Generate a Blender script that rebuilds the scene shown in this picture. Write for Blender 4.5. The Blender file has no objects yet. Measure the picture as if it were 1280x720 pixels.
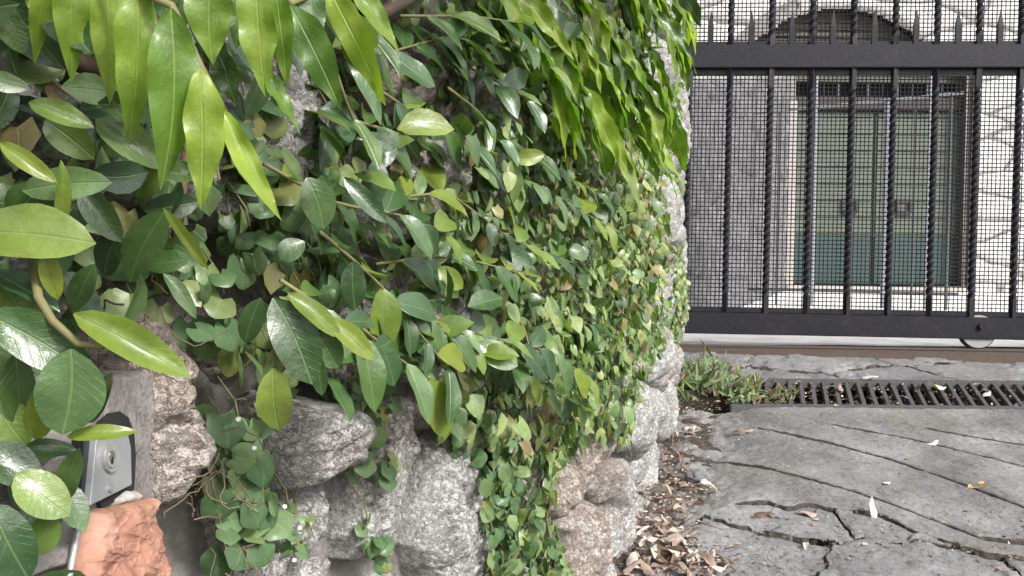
import bpy, bmesh, math, random
import numpy as np
from mathutils import Vector, Matrix
random.seed(7); RNG = np.random.default_rng(7)
S = bpy.context.scene
COL = S.collection
# ------------------------------------------------------------------ camera, world, sun, exposure
F = 1000.0
EYE = Vector((0, 0, 0.3))
PITCH = math.radians(-1.72); ROLL = math.radians(0.55)
cam = bpy.data.cameras.new('camera'); camo = bpy.data.objects.new('camera', cam); COL.objects.link(camo)
cam.sensor_width = 36; cam.lens = 36 * F / 1280; cam.clip_start = 0.02; cam.clip_end = 600
CM = Matrix.Rotation(math.radians(90) + PITCH, 3, 'X') @ Matrix.Rotation(ROLL, 3, 'Z')
camo.matrix_world = Matrix.Translation(EYE) @ CM.to_4x4()
S.camera = camo
S.view_settings.view_transform = 'Standard'; S.view_settings.look = 'None'
S.view_settings.exposure = .97; S.view_settings.gamma = 1
S.cycles.max_bounces = 7; S.cycles.transparent_max_bounces = 6; S.cycles.caustics_reflective = False; S.cycles.caustics_refractive = False
SUN_EL, SUN_AZ = math.radians(40), math.radians(136)      # azimuth from +Y clockwise: behind the camera, to the right
w = bpy.data.worlds.new('World'); S.world = w; w.use_nodes = True
nt = w.node_tree; bg = nt.nodes['Background']
sky = nt.nodes.new('ShaderNodeTexSky'); sky.sky_type = 'NISHITA'; sky.sun_disc = False
sky.sun_elevation = SUN_EL; sky.sun_rotation = SUN_AZ; sky.air_density = 1.0; sky.dust_density = 4.0
hs = nt.nodes.new('ShaderNodeHueSaturation'); hs.inputs['Saturation'].default_value = 0.32   # overcast: the blue is mostly gone
nt.links.new(sky.outputs[0], hs.inputs['Color']); nt.links.new(hs.outputs[0], bg.inputs['Color'])
bg.inputs['Strength'].default_value = 0.135
sun = bpy.data.lights.new('sun', 'SUN'); suno = bpy.data.objects.new('sun', sun); COL.objects.link(suno)
sun.energy = 2.1; sun.angle = math.radians(11); sun.color = (1, 0.97, 0.92)
sd = Vector((math.sin(SUN_AZ) * math.cos(SUN_EL), math.cos(SUN_AZ) * math.cos(SUN_EL), math.sin(SUN_EL)))
suno.rotation_euler = sd.to_track_quat('Z', 'Y').to_euler()

# ------------------------------------------------------------------ measuring helpers
def ray(px, py):
    d = CM @ Vector(((px - 640) / F, (360 - py) / F, -1))
    return d / d.y                      # per metre of y
def at(px, py, y): return EYE + ray(px, py) * y
CMT = np.array(CM.transposed()); EY = np.array(EYE)
def proj(P):
    q = (np.asarray(P, float) - EY) @ CMT.T
    z = np.maximum(-q[..., 2], 1e-3)
    return 640 + F * q[..., 0] / z, 360 - F * q[..., 1] / z
def XW(y): return -.25 + .44 * (y - .5) - .0627 * (y - .5) * (y - 1.5)      # plan line of the wall face
def dXW(y): return .44 - .0627 * (2 * y - 2.0)
def NW(y):
    v = np.stack([np.ones_like(np.asarray(y, float)), -dXW(np.asarray(y, float)), np.zeros_like(np.asarray(y, float))], -1)
    return v / np.linalg.norm(v, axis=-1, keepdims=True)
def wall_hit(px, py, out=0.0):
    r = ray(px, py); lo, hi = 0.1, 3.3
    g = lambda y: r.x * y - XW(y) - out
    ys = np.linspace(lo, hi, 400); v = [g(t) for t in ys]
    for a, b, c, d in zip(ys, ys[1:], v, v[1:]):
        if c > 0 >= d or c <= 0 < d:
            return EYE + r * float(a + (b - a) * c / (c - d))
    return EYE + r * hi
def ZG(y): y = np.asarray(y, float); return np.where(y < 3, np.where(y > -6, -.2 * (3 - y), -1.8), 0.0)   # the drive falls toward the camera
def ground_hit(px, py):
    r = ray(px, py)                                           # EYE.z + r.z y = -.2(3-y)
    y = (EYE.z + .6) / (.2 - r.z)
    if y > 3: y = EYE.z / -r.z
    return EYE + r * y

# ------------------------------------------------------------------ noise
PERM = np.random.default_rng(3).permutation(512).astype(np.int64)
PERM = np.concatenate([PERM, PERM]) % 512
GR = np.random.default_rng(4).normal(size=(512, 3)); GR /= np.linalg.norm(GR, axis=1, keepdims=True)
def perlin(x, y, z=0.0):
    x, y, z = np.broadcast_arrays(np.asarray(x, float), np.asarray(y, float), np.asarray(z, float))
    xi, yi, zi = np.floor(x).astype(int), np.floor(y).astype(int), np.floor(z).astype(int)
    xf, yf, zf = x - xi, y - yi, z - zi
    f = lambda t: t * t * t * (t * (t * 6 - 15) + 10)
    u, v, ww = f(xf), f(yf), f(zf); res = 0
    for i in (0, 1):
        for j in (0, 1):
            for k in (0, 1):
                h = PERM[(PERM[(PERM[(xi + i) % 512] + yi + j) % 512] + zi + k) % 512]
                g = GR[h]; d = g[..., 0] * (xf - i) + g[..., 1] * (yf - j) + g[..., 2] * (zf - k)
                res = res + d * (u if i else 1 - u) * (v if j else 1 - v) * (ww if k else 1 - ww)
    return res * 1.5
def fbm(x, y, z=0.0, oct=4, gain=.5):
    s = 0; a = 1; t = 0
    for o in range(oct):
        s = s + a * perlin(x * 2 ** o + 17 * o, y * 2 ** o + 5 * o, z); t += a; a *= gain
    return s / t
def sstep(a, b, x):
    if a > b: return 1 - sstep(b, a, x)
    t = np.clip((x - a) / (b - a), 0, 1); return t * t * (3 - 2 * t)

# ------------------------------------------------------------------ object helpers
def tag(o, label=None, cat=None, group=None, kind=None):
    if label: o['label'] = label
    if cat: o['category'] = cat
    if group: o['group'] = group
    if kind: o['kind'] = kind
    return o
def empty(name, loc, label, cat, group=None):
    o = bpy.data.objects.new(name, None); COL.objects.link(o); o.location = loc; o.empty_display_size = .05
    return tag(o, label, cat, group)
def link(name, me, parent=None, local=None):
    o = bpy.data.objects.new(name, me); COL.objects.link(o)
    if parent:
        o.parent = parent
        if local is None:                      # the mesh holds world coordinates
            p = parent; off = Vector((0, 0, 0))
            while p: off += p.location; p = p.parent
            o.location = -off
        else: o.matrix_local = local
    return o
def np_mesh(name, V, Fc, mat, smooth=True, uv=None, rnd=None):
    V = np.asarray(V, np.float32); Fc = np.asarray(Fc, np.int32); n = Fc.shape[1]
    me = bpy.data.meshes.new(name); me.vertices.add(len(V)); me.vertices.foreach_set('co', V.ravel())
    me.loops.add(Fc.size); me.loops.foreach_set('vertex_index', Fc.ravel())
    me.polygons.add(len(Fc)); me.polygons.foreach_set('loop_start', np.arange(len(Fc), dtype=np.int32) * n)
    me.polygons.foreach_set('loop_total', np.full(len(Fc), n, np.int32))
    me.polygons.foreach_set('use_smooth', np.full(len(Fc), smooth, bool))
    if uv is not None:
        l = me.uv_layers.new(name='uv'); l.data.foreach_set('uv', np.asarray(uv, np.float32)[Fc.ravel()].ravel())
    if rnd is not None:
        a = me.attributes.new('rnd', 'FLOAT', 'POINT'); a.data.foreach_set('value', np.asarray(rnd, np.float32))
    me.update(calc_edges=True)
    if mat: me.materials.append(mat)
    return me
class MB:
    """collects boxes, prisms and tubes for one mesh, in world coordinates"""
    def __init__(s): s.v = []; s.f = []
    def add(s, vs, fs):
        b = len(s.v); s.v += [tuple(v) for v in vs]; s.f += [tuple(i + b for i in f) for f in fs]; return s
    def box(s, x0, x1, y0, y1, z0, z1, M=None):
        vs = [Vector((x, y, z)) for z in (z0, z1) for x, y in ((x0, y0), (x1, y0), (x1, y1), (x0, y1))]
        if M: vs = [M @ v for v in vs]
        return s.add(vs, [(3, 2, 1, 0), (4, 5, 6, 7), (0, 1, 5, 4), (1, 2, 6, 5), (2, 3, 7, 6), (3, 0, 4, 7)])
    def tube(s, pts, r, n=7, cap=True, tw=0.0):
        pts = [Vector(p) for p in pts]; rr = r if hasattr(r, '__len__') else [r] * len(pts); vs = []; fs = []
        up = Vector((.3, .2, 1)).normalized()
        for i, p in enumerate(pts):
            t = (pts[min(i + 1, len(pts) - 1)] - pts[max(i - 1, 0)]).normalized()
            a = t.cross(up)
            if a.length < .1: a = t.cross(Vector((1, 0, 0)))
            a.normalize(); b = t.cross(a)
            for k in range(n):
                th = 2 * math.pi * k / n + tw * i; vs.append(p + (a * math.cos(th) + b * math.sin(th)) * rr[i])
        for i in range(len(pts) - 1):
            for k in range(n): fs.append((i * n + k, i * n + (k + 1) % n, (i + 1) * n + (k + 1) % n, (i + 1) * n + k))
        if cap: fs += [tuple(range(n))[::-1], tuple(range((len(pts) - 1) * n, len(pts) * n))]
        return s.add(vs, fs)
    def prism(s, poly, back):
        """poly: points; back: vector to the rear face"""
        n = len(poly); back = Vector(back)
        vs = [Vector(p) for p in poly] + [Vector(p) + back for p in poly]
        return s.add(vs, [tuple(range(n)), tuple(range(n, 2 * n))[::-1]] + [(i, i + n, (i + 1) % n + n, (i + 1) % n) for i in range(n)])
    def build(s, name, mat, parent=None, smooth=False, bevel=0, auto=True):
        me = bpy.data.meshes.new(name); me.from_pydata(s.v, [], s.f)
        bm = bmesh.new(); bm.from_mesh(me); bmesh.ops.recalc_face_normals(bm, faces=bm.faces)
        if bevel: bmesh.ops.bevel(bm, geom=[e for e in bm.edges if e.calc_face_angle(0) > .6], offset=bevel, segments=2, affect='EDGES', clamp_overlap=True)
        bm.to_mesh(me); bm.free()
        if smooth: me.polygons.foreach_set('use_smooth', [True] * len(me.polygons))
        if mat: me.materials.append(mat)
        return link(name, me, parent)

# ------------------------------------------------------------------ materials
def mat(name, rough=.7, spec=.4, metal=0.0):
    m = bpy.data.materials.new(name); m.use_nodes = True; t = m.node_tree; b = t.nodes['Principled BSDF']
    b.inputs['Roughness'].default_value = rough; b.inputs['Specular IOR Level'].default_value = spec; b.inputs['Metallic'].default_value = metal
    return m, t, b
def N(t, ty, **k):
    n = t.nodes.new(ty)
    for a, v in k.items():
        if a in n.inputs: n.inputs[a].default_value = v
        else: setattr(n, a, v)
    return n
def ramp(t, src, stops):
    r = t.nodes.new('ShaderNodeValToRGB'); e = r.color_ramp.elements
    while len(e) > 1: e.remove(e[0])
    e[0].position = stops[0][0]; e[0].color = (*stops[0][1], 1)
    for p, c in stops[1:]:
        x = e.new(p); x.color = (*c, 1)
    t.links.new(src, r.inputs[0]); return r.outputs[0]
def mixc(t, a, b, f, mode='MIX'):
    m = t.nodes.new('ShaderNodeMix'); m.data_type = 'RGBA'; m.blend_type = mode
    for s, v in ((6, a), (7, b), (0, f)):
        if hasattr(v, 'links'): t.links.new(v, m.inputs[s])
        elif isinstance(v, (int, float)): m.inputs[s].default_value = v
        else: m.inputs[s].default_value = (*v, 1)
    return m.outputs[2]
def mth(t, op, a, b=0.0, c=0.0):
    m = t.nodes.new('ShaderNodeMath'); m.operation = op
    for i, v in enumerate((a, b, c)):
        if hasattr(v, 'links'): t.links.new(v, m.inputs[i])
        else: m.inputs[i].default_value = v
    return m.outputs[0]
def noise(t, scale, det=5, rough=.6, vec=None, out=0, dist=0.0):
    n = N(t, 'ShaderNodeTexNoise', Scale=scale, Detail=det, Roughness=rough, Distortion=dist)
    if vec is None: vec = geo(t)
    t.links.new(vec, n.inputs['Vector']); return n.outputs[out]
def geo(t):
    for n in t.nodes:
        if n.bl_idname == 'ShaderNodeNewGeometry': return n.outputs['Position']
    return t.nodes.new('ShaderNodeNewGeometry').outputs['Position']
def bump(t, b, h, dist=.002, s=.6):
    n = N(t, 'ShaderNodeBump', Strength=s, Distance=dist); t.links.new(h, n.inputs['Height']); t.links.new(n.outputs[0], b.inputs['Normal']); return n
def obrand(t): return t.nodes.new('ShaderNodeObjectInfo').outputs['Random']

def rock_material(name, tones, pit=1.0, fine=160, rose=None):
    m, t, b = mat(name, .88, .25)
    n1 = noise(t, 14, 6, .62); n2 = noise(t, 75, 6, .75); n3 = noise(t, fine, 4, .75)
    c = ramp(t, n1, [(.3, tones[0]), (.5, tones[1]), (.68, tones[2])])
    if rose: c = mixc(t, c, rose, ramp(t, mth(t, 'ADD', mth(t, 'MULTIPLY', obrand(t), .5), mth(t, 'MULTIPLY', noise(t, 6, 3), .8)), [(.74, (0, 0, 0)), (.95, (.8, .8, .8))]))
    d = ramp(t, n2, [(.33, (.28, .265, .25)), (.43, (.8, .79, .78)), (.5, (1, 1, 1)), (.72, (1.15, 1.15, 1.15))])
    c = mixc(t, c, d, .55, 'MULTIPLY')
    wq = mth(t, 'ABSOLUTE', mth(t, 'SUBTRACT', noise(t, fine * .55, 5, .75), .5))
    c = mixc(t, c, ramp(t, wq, [(0, (.30, .28, .27)), (.018, (.6, .59, .58)), (.04, (1, 1, 1))]), .45, 'MULTIPLY')
    f = ramp(t, n3, [(.36, (.22, .21, .2)), (.45, (.9, .9, .9)), (.6, (1.05, 1.05, 1.05))])
    c = mixc(t, c, f, .55, 'MULTIPLY')
    t.links.new(c, b.inputs['Base Color'])
    vo = N(t, 'ShaderNodeTexVoronoi', Scale=55.0, feature='F1'); t.links.new(noise(t, 8, 3, out=1), vo.inputs['Vector'])
    h = mth(t, 'ADD', mth(t, 'ADD', mth(t, 'MULTIPLY', n2, 1.5), mth(t, 'MULTIPLY', n3, .9)), mth(t, 'MULTIPLY', mth(t, 'MINIMUM', wq, .05), 7.0))
    bump(t, b, h, .007 * pit, 1.0)
    return m
M = {}
M['rock'] = rock_material('limestone', [(.44, .425, .41), (.66, .645, .63), (.78, .77, .76)], 1.0, rose=(.34, .26, .22))
M['rock_pink'] = rock_material('rosy_limestone', [(.38, .31, .27), (.62, .53, .475), (.74, .68, .63)], 1.0)
M['rock_white_and_lit'] = rock_material('white_and_lit_limestone', [(.45, .44, .435), (.66, .65, .64), (.78, .77, .76)], 1.0)  # white boulders' own tone; at the wall's end, stronger light put into colour
M['house_stone'] = rock_material('pale_house_stone', [(.58, .57, .55), (.76, .75, .73), (.83, .82, .80)], .5, fine=60)
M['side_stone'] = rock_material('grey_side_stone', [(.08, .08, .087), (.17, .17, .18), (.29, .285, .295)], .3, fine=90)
m, t, b = mat('wall_mortar', .95, .15); M['mortar'] = m
c = ramp(t, noise(t, 20, 6, .65), [(.3, (.09, .08, .075)), (.55, (.22, .205, .195)), (.75, (.34, .33, .32))]); t.links.new(c, b.inputs['Base Color']); bump(t, b, noise(t, 150, 5, .7), .004, .7)
m, t, b = mat('house_mortar', .95, .15); M['house_mortar'] = m
c = ramp(t, noise(t, 9, 5), [(.3, (.15, .145, .14)), (.7, (.33, .32, .31))]); t.links.new(c, b.inputs['Base Color']); bump(t, b, noise(t, 60, 4), .01, .7)

def pave_material(name, tones, streak=False):
    m, t, b = mat(name, .85, .3)
    n1 = noise(t, 5, 6, .65); n2 = noise(t, 95, 5, .8); n3 = noise(t, 330, 3, .8)
    c = ramp(t, n1, [(.32, tones[0]), (.52, tones[1]), (.7, tones[2])])
    c = mixc(t, c, ramp(t, n2, [(.34, (.42, .41, .40)), (.47, (1, 1, 1)), (.68, (1.35, 1.35, 1.35))]), .8, 'MULTIPLY')
    c = mixc(t, c, ramp(t, n3, [(.34, (.45, .44, .43)), (.46, (1, 1, 1)), (.62, (1, 1, 1)), (.72, (1.3, 1.3, 1.3))]), .8, 'MULTIPLY')
    mo = ramp(t, noise(t, 3.2, 4), [(.5, (0, 0, 0)), (.75, (.5, .5, .5))])
    c = mixc(t, c, (.17, .16, .12), mo)
    t.links.new(c, b.inputs['Base Color'])
    bump(t, b, mth(t, 'ADD', mth(t, 'MULTIPLY', n2, 1.0), mth(t, 'MULTIPLY', n3, .6)), .004, .8)
    return m
M['concrete'] = pave_material('drive_concrete', [(.105, .103, .104), (.19, .188, .188), (.28, .278, .278)])
M['flag'] = pave_material('grey_flagstone', [(.12, .12, .124), (.19, .19, .195), (.28, .28, .286)])
m, t, b = mat('damp_soil', .95, .15); M['soil'] = m
c = ramp(t, noise(t, 60, 6, .7), [(.3, (.028, .024, .021)), (.55, (.075, .066, .058)), (.75, (.16, .145, .13))]); t.links.new(c, b.inputs['Base Color']); bump(t, b, noise(t, 120, 5, .7), .006, .9)
m, t, b = mat('courtyard_paving', .85, .25); M['court'] = m
c = ramp(t, noise(t, 6, 6, .7), [(.3, (.50, .49, .47)), (.5, (.74, .73, .71)), (.75, (.82, .81, .79))]); t.links.new(c, b.inputs['Base Color']); bump(t, b, noise(t, 40, 4), .006, .5)

def paint(name, col, rough=.45, metal=.0, dust=.25, var=.25):
    m, t, b = mat(name, rough, .45, metal)
    n = noise(t, 25, 6, .7); c = mixc(t, tuple(x * (1 - var) for x in col), tuple(min(1, x * (1 + var)) for x in col), n)
    c = mixc(t, c, tuple(min(1, .12 + x) for x in col), mth(t, 'MULTIPLY', ramp(t, noise(t, 110, 4, .8), [(.52, (0, 0, 0)), (.72, (1, 1, 1))]), dust))
    t.links.new(c, b.inputs['Base Color']); bump(t, b, noise(t, 240, 3, .6), .0006, .5); return m
def rusty(m):
    t = m.node_tree; b = t.nodes['Principled BSDF']; src = b.inputs['Base Color'].links[0].from_socket
    msk = ramp(t, mth(t, 'ADD', mth(t, 'MULTIPLY', noise(t, 9, 4, .7), .5), mth(t, 'MULTIPLY', noise(t, 70, 5, .8), .5)), [(.56, (0, 0, 0)), (.66, (.8, .8, .8))])
    t.links.new(mixc(t, src, (.045, .032, .027), msk), b.inputs['Base Color']); return m
M['gate'] = paint('charcoal_gate_paint', (.013, .013, .018), .5, dust=.2); rusty(M['gate']); M['gate'].node_tree.nodes['Principled BSDF'].inputs['Specular IOR Level'].default_value = .22
M['mesh'] = paint('black_wire', (.02, .02, .022), .5)
M['track'] = paint('rusty_track', (.085, .06, .05), .6, .3, .4)
M['grate'] = paint('cast_grate', (.075, .072, .075), .55, .2, .5)
M['wheel'] = paint('gate_wheel_steel', (.30, .30, .29), .5, .3, .5)
M['tyre'] = paint('dark_wheel_rim', (.03, .03, .03), .6)
M['dgreen'] = paint('faded_green_door', (.085, .105, .080), .6, dust=.3)
M['teal'] = paint('teal_kick_panel', (.020, .052, .046), .5, dust=.15)
M['brown'] = paint('dark_brown_timber', (.035, .03, .026), .7)
M['louvre'] = paint('mossy_dark_boards', (.075, .07, .055), .8, dust=.3)
M['jamb'] = paint('pale_jamb_stone', (.36, .335, .315), .85, dust=.1, var=.15)
M['steel'] = paint('galvanised_steel', (.30, .31, .34), .4, .4, .1)
M['iron'] = paint('dark_thin_iron', (.09, .09, .10), .5, .3, .1)
M['plate'] = paint('brushed_lock_plate', (.42, .43, .45), .38, .55, .15, .12)
M['brass'] = paint('worn_lock_metal', (.42, .37, .28), .3, .8, .05, .1)
M['dark'] = paint('dark_recess', (.012, .012, .013), .8, dust=0)
M['bark'] = paint('dark_bark', (.075, .052, .040), .9, dust=.35, var=.5)
M['twig'] = paint('dead_twig', (.17, .12, .085), .85, dust=.2, var=.4)
M['redstem'] = paint('thin_red_brown_stem', (.10, .055, .035), .6, dust=.1, var=.4)
M['greenstem'] = paint('green_brown_stem', (.16, .15, .06), .55, dust=.1, var=.3)
m, t, b = mat('cement_surround', .9, .2); M['cement'] = m
c = ramp(t, noise(t, 30, 6, .65), [(.3, (.09, .08, .078)), (.5, (.19, .175, .168)), (.7, (.28, .26, .25))])
c = mixc(t, c, ramp(t, noise(t, 220, 3, .7), [(.3, (.4, .38, .36)), (.45, (1, 1, 1))]), .8, 'MULTIPLY'); t.links.new(c, b.inputs['Base Color']); bump(t, b, noise(t, 130, 5, .7), .0015, .7)
m, t, b = mat('terracotta_putty', .62, .35); M['terracotta'] = m
c = ramp(t, noise(t, 45, 5, .6), [(.3, (.25, .12, .085)), (.5, (.33, .17, .12)), (.75, (.40, .235, .18))]); t.links.new(c, b.inputs['Base Color']); bump(t, b, noise(t, 260, 4, .6), .0006, .6)

def leaf_material(name, stops, rough=.38, spec=.5, trans=.25, tint=(1.5, 1.9, .6), vein=(.22, .32, .12), vamt=.3, nv=9, back=(1.25, 1.15, 1.1), sheen=0.0, vb=1.0):
    m, t, b = mat(name, rough, spec)
    uvn = t.nodes.new('ShaderNodeUVMap'); sx = t.nodes.new('ShaderNodeSeparateXYZ'); t.links.new(uvn.outputs[0], sx.inputs[0])
    at_ = t.nodes.new('ShaderNodeAttribute'); at_.attribute_name = 'rnd'
    rnd = mth(t, 'FRACT', mth(t, 'ADD', obrand(t), at_.outputs['Fac']))
    c = ramp(t, rnd, stops)
    c = mixc(t, c, ramp(t, noise(t, 70, 4, .6), [(.3, (.72, .75, .75)), (.7, (1.28, 1.22, 1.2))]), .8, 'MULTIPLY')
    c = mixc(t, c, (.15, .095, .035), mth(t, 'MULTIPLY', ramp(t, mth(t, 'ADD', noise(t, 38, 4, .7), mth(t, 'MULTIPLY', mth(t, 'ABSOLUTE', mth(t, 'SUBTRACT', sx.outputs[0], .5)), .12)), [(.70, (0, 0, 0)), (.76, (1, 1, 1))]), .75))
    sp = ramp(t, noise(t, 420, 2, .5), [(.70, (0, 0, 0)), (.76, (1, 1, 1))])
    ax = mth(t, 'ABSOLUTE', mth(t, 'SUBTRACT', sx.outputs[0], .5))
    mid = ramp(t, ax, [(.012, (1, 1, 1)), (.035, (0, 0, 0))])
    lat = mth(t, 'ABSOLUTE', mth(t, 'SINE', mth(t, 'MULTIPLY', mth(t, 'SUBTRACT', sx.outputs[1], mth(t, 'MULTIPLY', ax, .55)), nv * math.pi)))
    latm = ramp(t, lat, [(.0, (1, 1, 1)), (.16, (0, 0, 0))])
    vm = mth(t, 'MAXIMUM', mid, mth(t, 'MULTIPLY', latm, .22))
    c = mixc(t, c, vein, mth(t, 'MULTIPLY', vm, vamt))
    c = mixc(t, c, (.30, .27, .20), mth(t, 'MULTIPLY', sp, .35))
    g = [n for n in t.nodes if n.bl_idname == 'ShaderNodeNewGeometry'][0]
    cb = mixc(t, c, back, 1.0, 'MULTIPLY'); c2 = mixc(t, c, cb, g.outputs['Backfacing'])
    t.links.new(c2, b.inputs['Base Color'])
    hh = mth(t, 'ADD', mth(t, 'MULTIPLY', vm, -.5 * vb), noise(t, 160, 3, .6)); bump(t, b, hh, .0011, .6); b.inputs['Coat Weight'].default_value = max(0, .9 - rough) * .5; b.inputs['Coat Roughness'].default_value = .2
    rn = mth(t, 'MULTIPLY_ADD', noise(t, 90, 3), .3, rough - .15); t.links.new(rn, b.inputs['Roughness'])
    tr = t.nodes.new('ShaderNodeBsdfTranslucent'); ct = mixc(t, c2, tint, 1.0, 'MULTIPLY'); t.links.new(ct, tr.inputs['Color'])
    mx = t.nodes.new('ShaderNodeMixShader'); mx.inputs[0].default_value = trans
    t.links.new(b.outputs[0], mx.inputs[1]); t.links.new(tr.outputs[0], mx.inputs[2]); t.links.new(mx.outputs[0], t.nodes['Material Output'].inputs['Surface'])
    return m
M['fig'] = leaf_material('glossy_fig_leaf', [(0, (.022, .055, .016)), (.3, (.040, .092, .024)), (.6, (.070, .135, .032)), (.85, (.125, .195, .040)), (1, (.16, .21, .035))], .34, .75, .16)
M['fig_young'] = leaf_material('young_fig_leaf', [(0, (.12, .19, .03)), (.6, (.17, .235, .035)), (1, (.22, .27, .04))], .4, .45, .32)
M['fig_dull'] = leaf_material('blue_green_fig_leaf', [(0, (.025, .062, .024)), (.5, (.052, .112, .040)), (1, (.11, .18, .065))], .32, .8, .10)
M['lance'] = leaf_material('bright_lance_leaf', [(0, (.07, .15, .022)), (.3, (.12, .22, .026)), (.65, (.18, .28, .032)), (1, (.26, .35, .045))], .46, .5, .34, nv=16, vein=(.36, .44, .14), vamt=.4)
M['small'] = leaf_material('small_creeper_leaf', [(0, (.055, .10, .04)), (.3, (.11, .18, .07)), (.6, (.17, .25, .09)), (.88, (.26, .32, .12)), (.95, (.26, .23, .10)), (1, (.20, .12, .06))], .42, .6, .22, nv=5, vamt=.3)
M['flax'] = leaf_material('toadflax_leaf', [(0, (.055, .11, .045)), (.5, (.09, .165, .07)), (.9, (.15, .22, .09)), (1, (.17, .17, .04))], .58, .35, .22, nv=4, vamt=.2, vb=.5)
M['grassm'] = leaf_material('weed_blade', [(0, (.07, .10, .045)), (.5, (.13, .165, .075)), (.78, (.20, .22, .12)), (.8, (.14, .07, .05)), (1, (.22, .15, .10))], .6, .3, .25, vamt=.1)
M['dry'] = leaf_material('dry_leaf', [(0, (.09, .062, .048)), (.3, (.19, .135, .108)), (.6, (.31, .24, .20)), (.88, (.45, .38, .33)), (1, (.55, .48, .41))], .75, .25, .1, tint=(1.3, 1.1, .9), vein=(.5, .4, .3), back=(1.25, 1.2, 1.15))
M['petal'] = paint('white_petal', (.75, .70, .76), .6, dust=0, var=.08)

# ------------------------------------------------------------------ the ground, the drive and the courtyard
def pieces(name, parent, cells, base_mat=None):
    """cells: list of (P grid, Q grid, signed edge, height fn result xyz, material)"""
def grid_piece(name, U, Q, e, xyz, sp, material, parent, dirt=None, reach=1.6):
    keep = e > -sp * reach
    q = keep[:-1, :-1] & keep[1:, :-1] & keep[1:, 1:] & keep[:-1, 1:] & ((e[:-1, :-1] > sp * (1.6 - reach)) | (e[1:, :-1] > sp * (1.6 - reach)) | (e[1:, 1:] > sp * (1.6 - reach)) | (e[:-1, 1:] > sp * (1.6 - reach)))
    if q.sum() < 4: return None
    idx = np.arange(U.size).reshape(U.shape); a, b = np.nonzero(q)
    Fc = np.stack([idx[a, b], idx[a + 1, b], idx[a + 1, b + 1], idx[a, b + 1]], 1)
    used, inv = np.unique(Fc.ravel(), return_inverse=True)
    me = np_mesh(name, xyz.reshape(-1, 3)[used], inv.reshape(Fc.shape), material)
    if dirt is not None:                       # faces lined with packed soil
        me.materials.append(M['soil']); me.polygons.foreach_set('material_index', (dirt.ravel()[Fc].mean(1) > .35).astype(np.int32))
    return link(name, me, parent)

RX0, RX1, RY0, RY1 = -.35, 2.7, 1.1, 2.97          # the part of the drive built piece by piece
DY0, DY1 = 2.40, 2.63                              # drain
def zc(y): return ZG(y)
xs = np.unique(np.concatenate([np.linspace(-60, RX0, 30), [RX0 - .001], np.linspace(RX0, RX1, 24), [RX1 + .001], np.linspace(RX1, 60, 30)]))
ys = np.unique(np.concatenate([np.linspace(-40, -6, 10), np.linspace(-6, RY0, 22), [RY0 - .001], np.linspace(RY0, RY1, 16), [DY0 - .021, DY0 - .02, DY1 + .02, DY1 + .021], [RY1 + .001, 3.0, 3.3]]))
gx, gy = np.meshgrid(xs, ys, indexing='ij')
inside = (gx >= RX0) & (gx <= RX1) & (gy >= RY0) & (gy <= RY1)
gz = zc(gy) - np.where(inside, .022, 0) - np.where(inside & (gy >= DY0 - .02) & (gy <= DY1 + .02), .09, 0) + np.where(gy > 3, .0, 0) + np.where(inside, .003, .004) * perlin(gx * 9, gy * 9)
idx = np.arange(gx.size).reshape(gx.shape)
Fq = np.stack([idx[:-1, :-1], idx[1:, :-1], idx[1:, 1:], idx[:-1, 1:]], -1).reshape(-1, 4)
tag(link('ground', np_mesh('ground', np.stack([gx, gy, gz], -1).reshape(-1, 3), Fq, M['soil'])), kind='structure')
xs = np.concatenate([np.linspace(-200, -2, 20), np.linspace(-1.9, 9, 160), np.linspace(9.2, 200, 20)]); ys = np.concatenate([np.linspace(3.301, 3.9, 30), np.linspace(3.95, 10.4, 70), np.linspace(11, 400, 20)])
ys = np.concatenate([[3.02], ys]); gx, gy = np.meshgrid(xs, ys, indexing='ij')
gz = .004 + .006 * fbm(gx * 3, gy * 3) ; idx = np.arange(gx.size).reshape(gx.shape)
Fq = np.stack([idx[:-1, :-1], idx[1:, :-1], idx[1:, 1:], idx[:-1, 1:]], -1).reshape(-1, 4)
tag(link('courtyard_ground', np_mesh('courtyard_ground', np.stack([gx, gy, gz], -1).reshape(-1, 3), Fq, M['court'])), kind='structure')

drive = bpy.data.objects.new('driveway', None); COL.objects.link(drive); tag(drive, kind='structure')
def gline(pts):
    P = [ground_hit(*p) for p in pts]; x = np.array([p.x for p in P]); y = np.array([p.y for p in P]); o = np.argsort(x); x, y = x[o], y[o]
    def f(q):
        r = np.interp(q, x, y)
        r = np.where(q < x[0], y[0] + (q - x[0]) * (y[1] - y[0]) / (x[1] - x[0]), r)
        return np.where(q > x[-1], y[-1] + (q - x[-1]) * (y[-1] - y[-2]) / (x[-1] - x[-2]), r)
    return f, x[0]
LA = gline([(850, 557), (930, 577), (1000, 595), (1070, 614), (1110, 628), (1180, 655), (1225, 672), (1279, 676)])
LB = gline([(975, 540), (1040, 553), (1110, 572), (1180, 596), (1279, 632)])
LC = gline([(1070, 535), (1130, 546), (1200, 562), (1279, 582)])
LD = gline([(1190, 540), (1230, 547), (1279, 555)])
LK = gline([(905, 632), (918, 626), (960, 626), (985, 635), (1010, 630), (1040, 636), (1092, 641), (1110, 648), (1140, 664), (1175, 676), (1235, 693), (1279, 697)])
def conc_height(U, Q): return .004 * fbm(U * 3, Q * 3) + .0018 * perlin(U * 45, Q * 45) + .0015 * perlin(U * 110, Q * 110)
lines = [LD, LC, LB, LA, LK]
X1 = np.arange(RX0, RX1, .0048)
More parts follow.
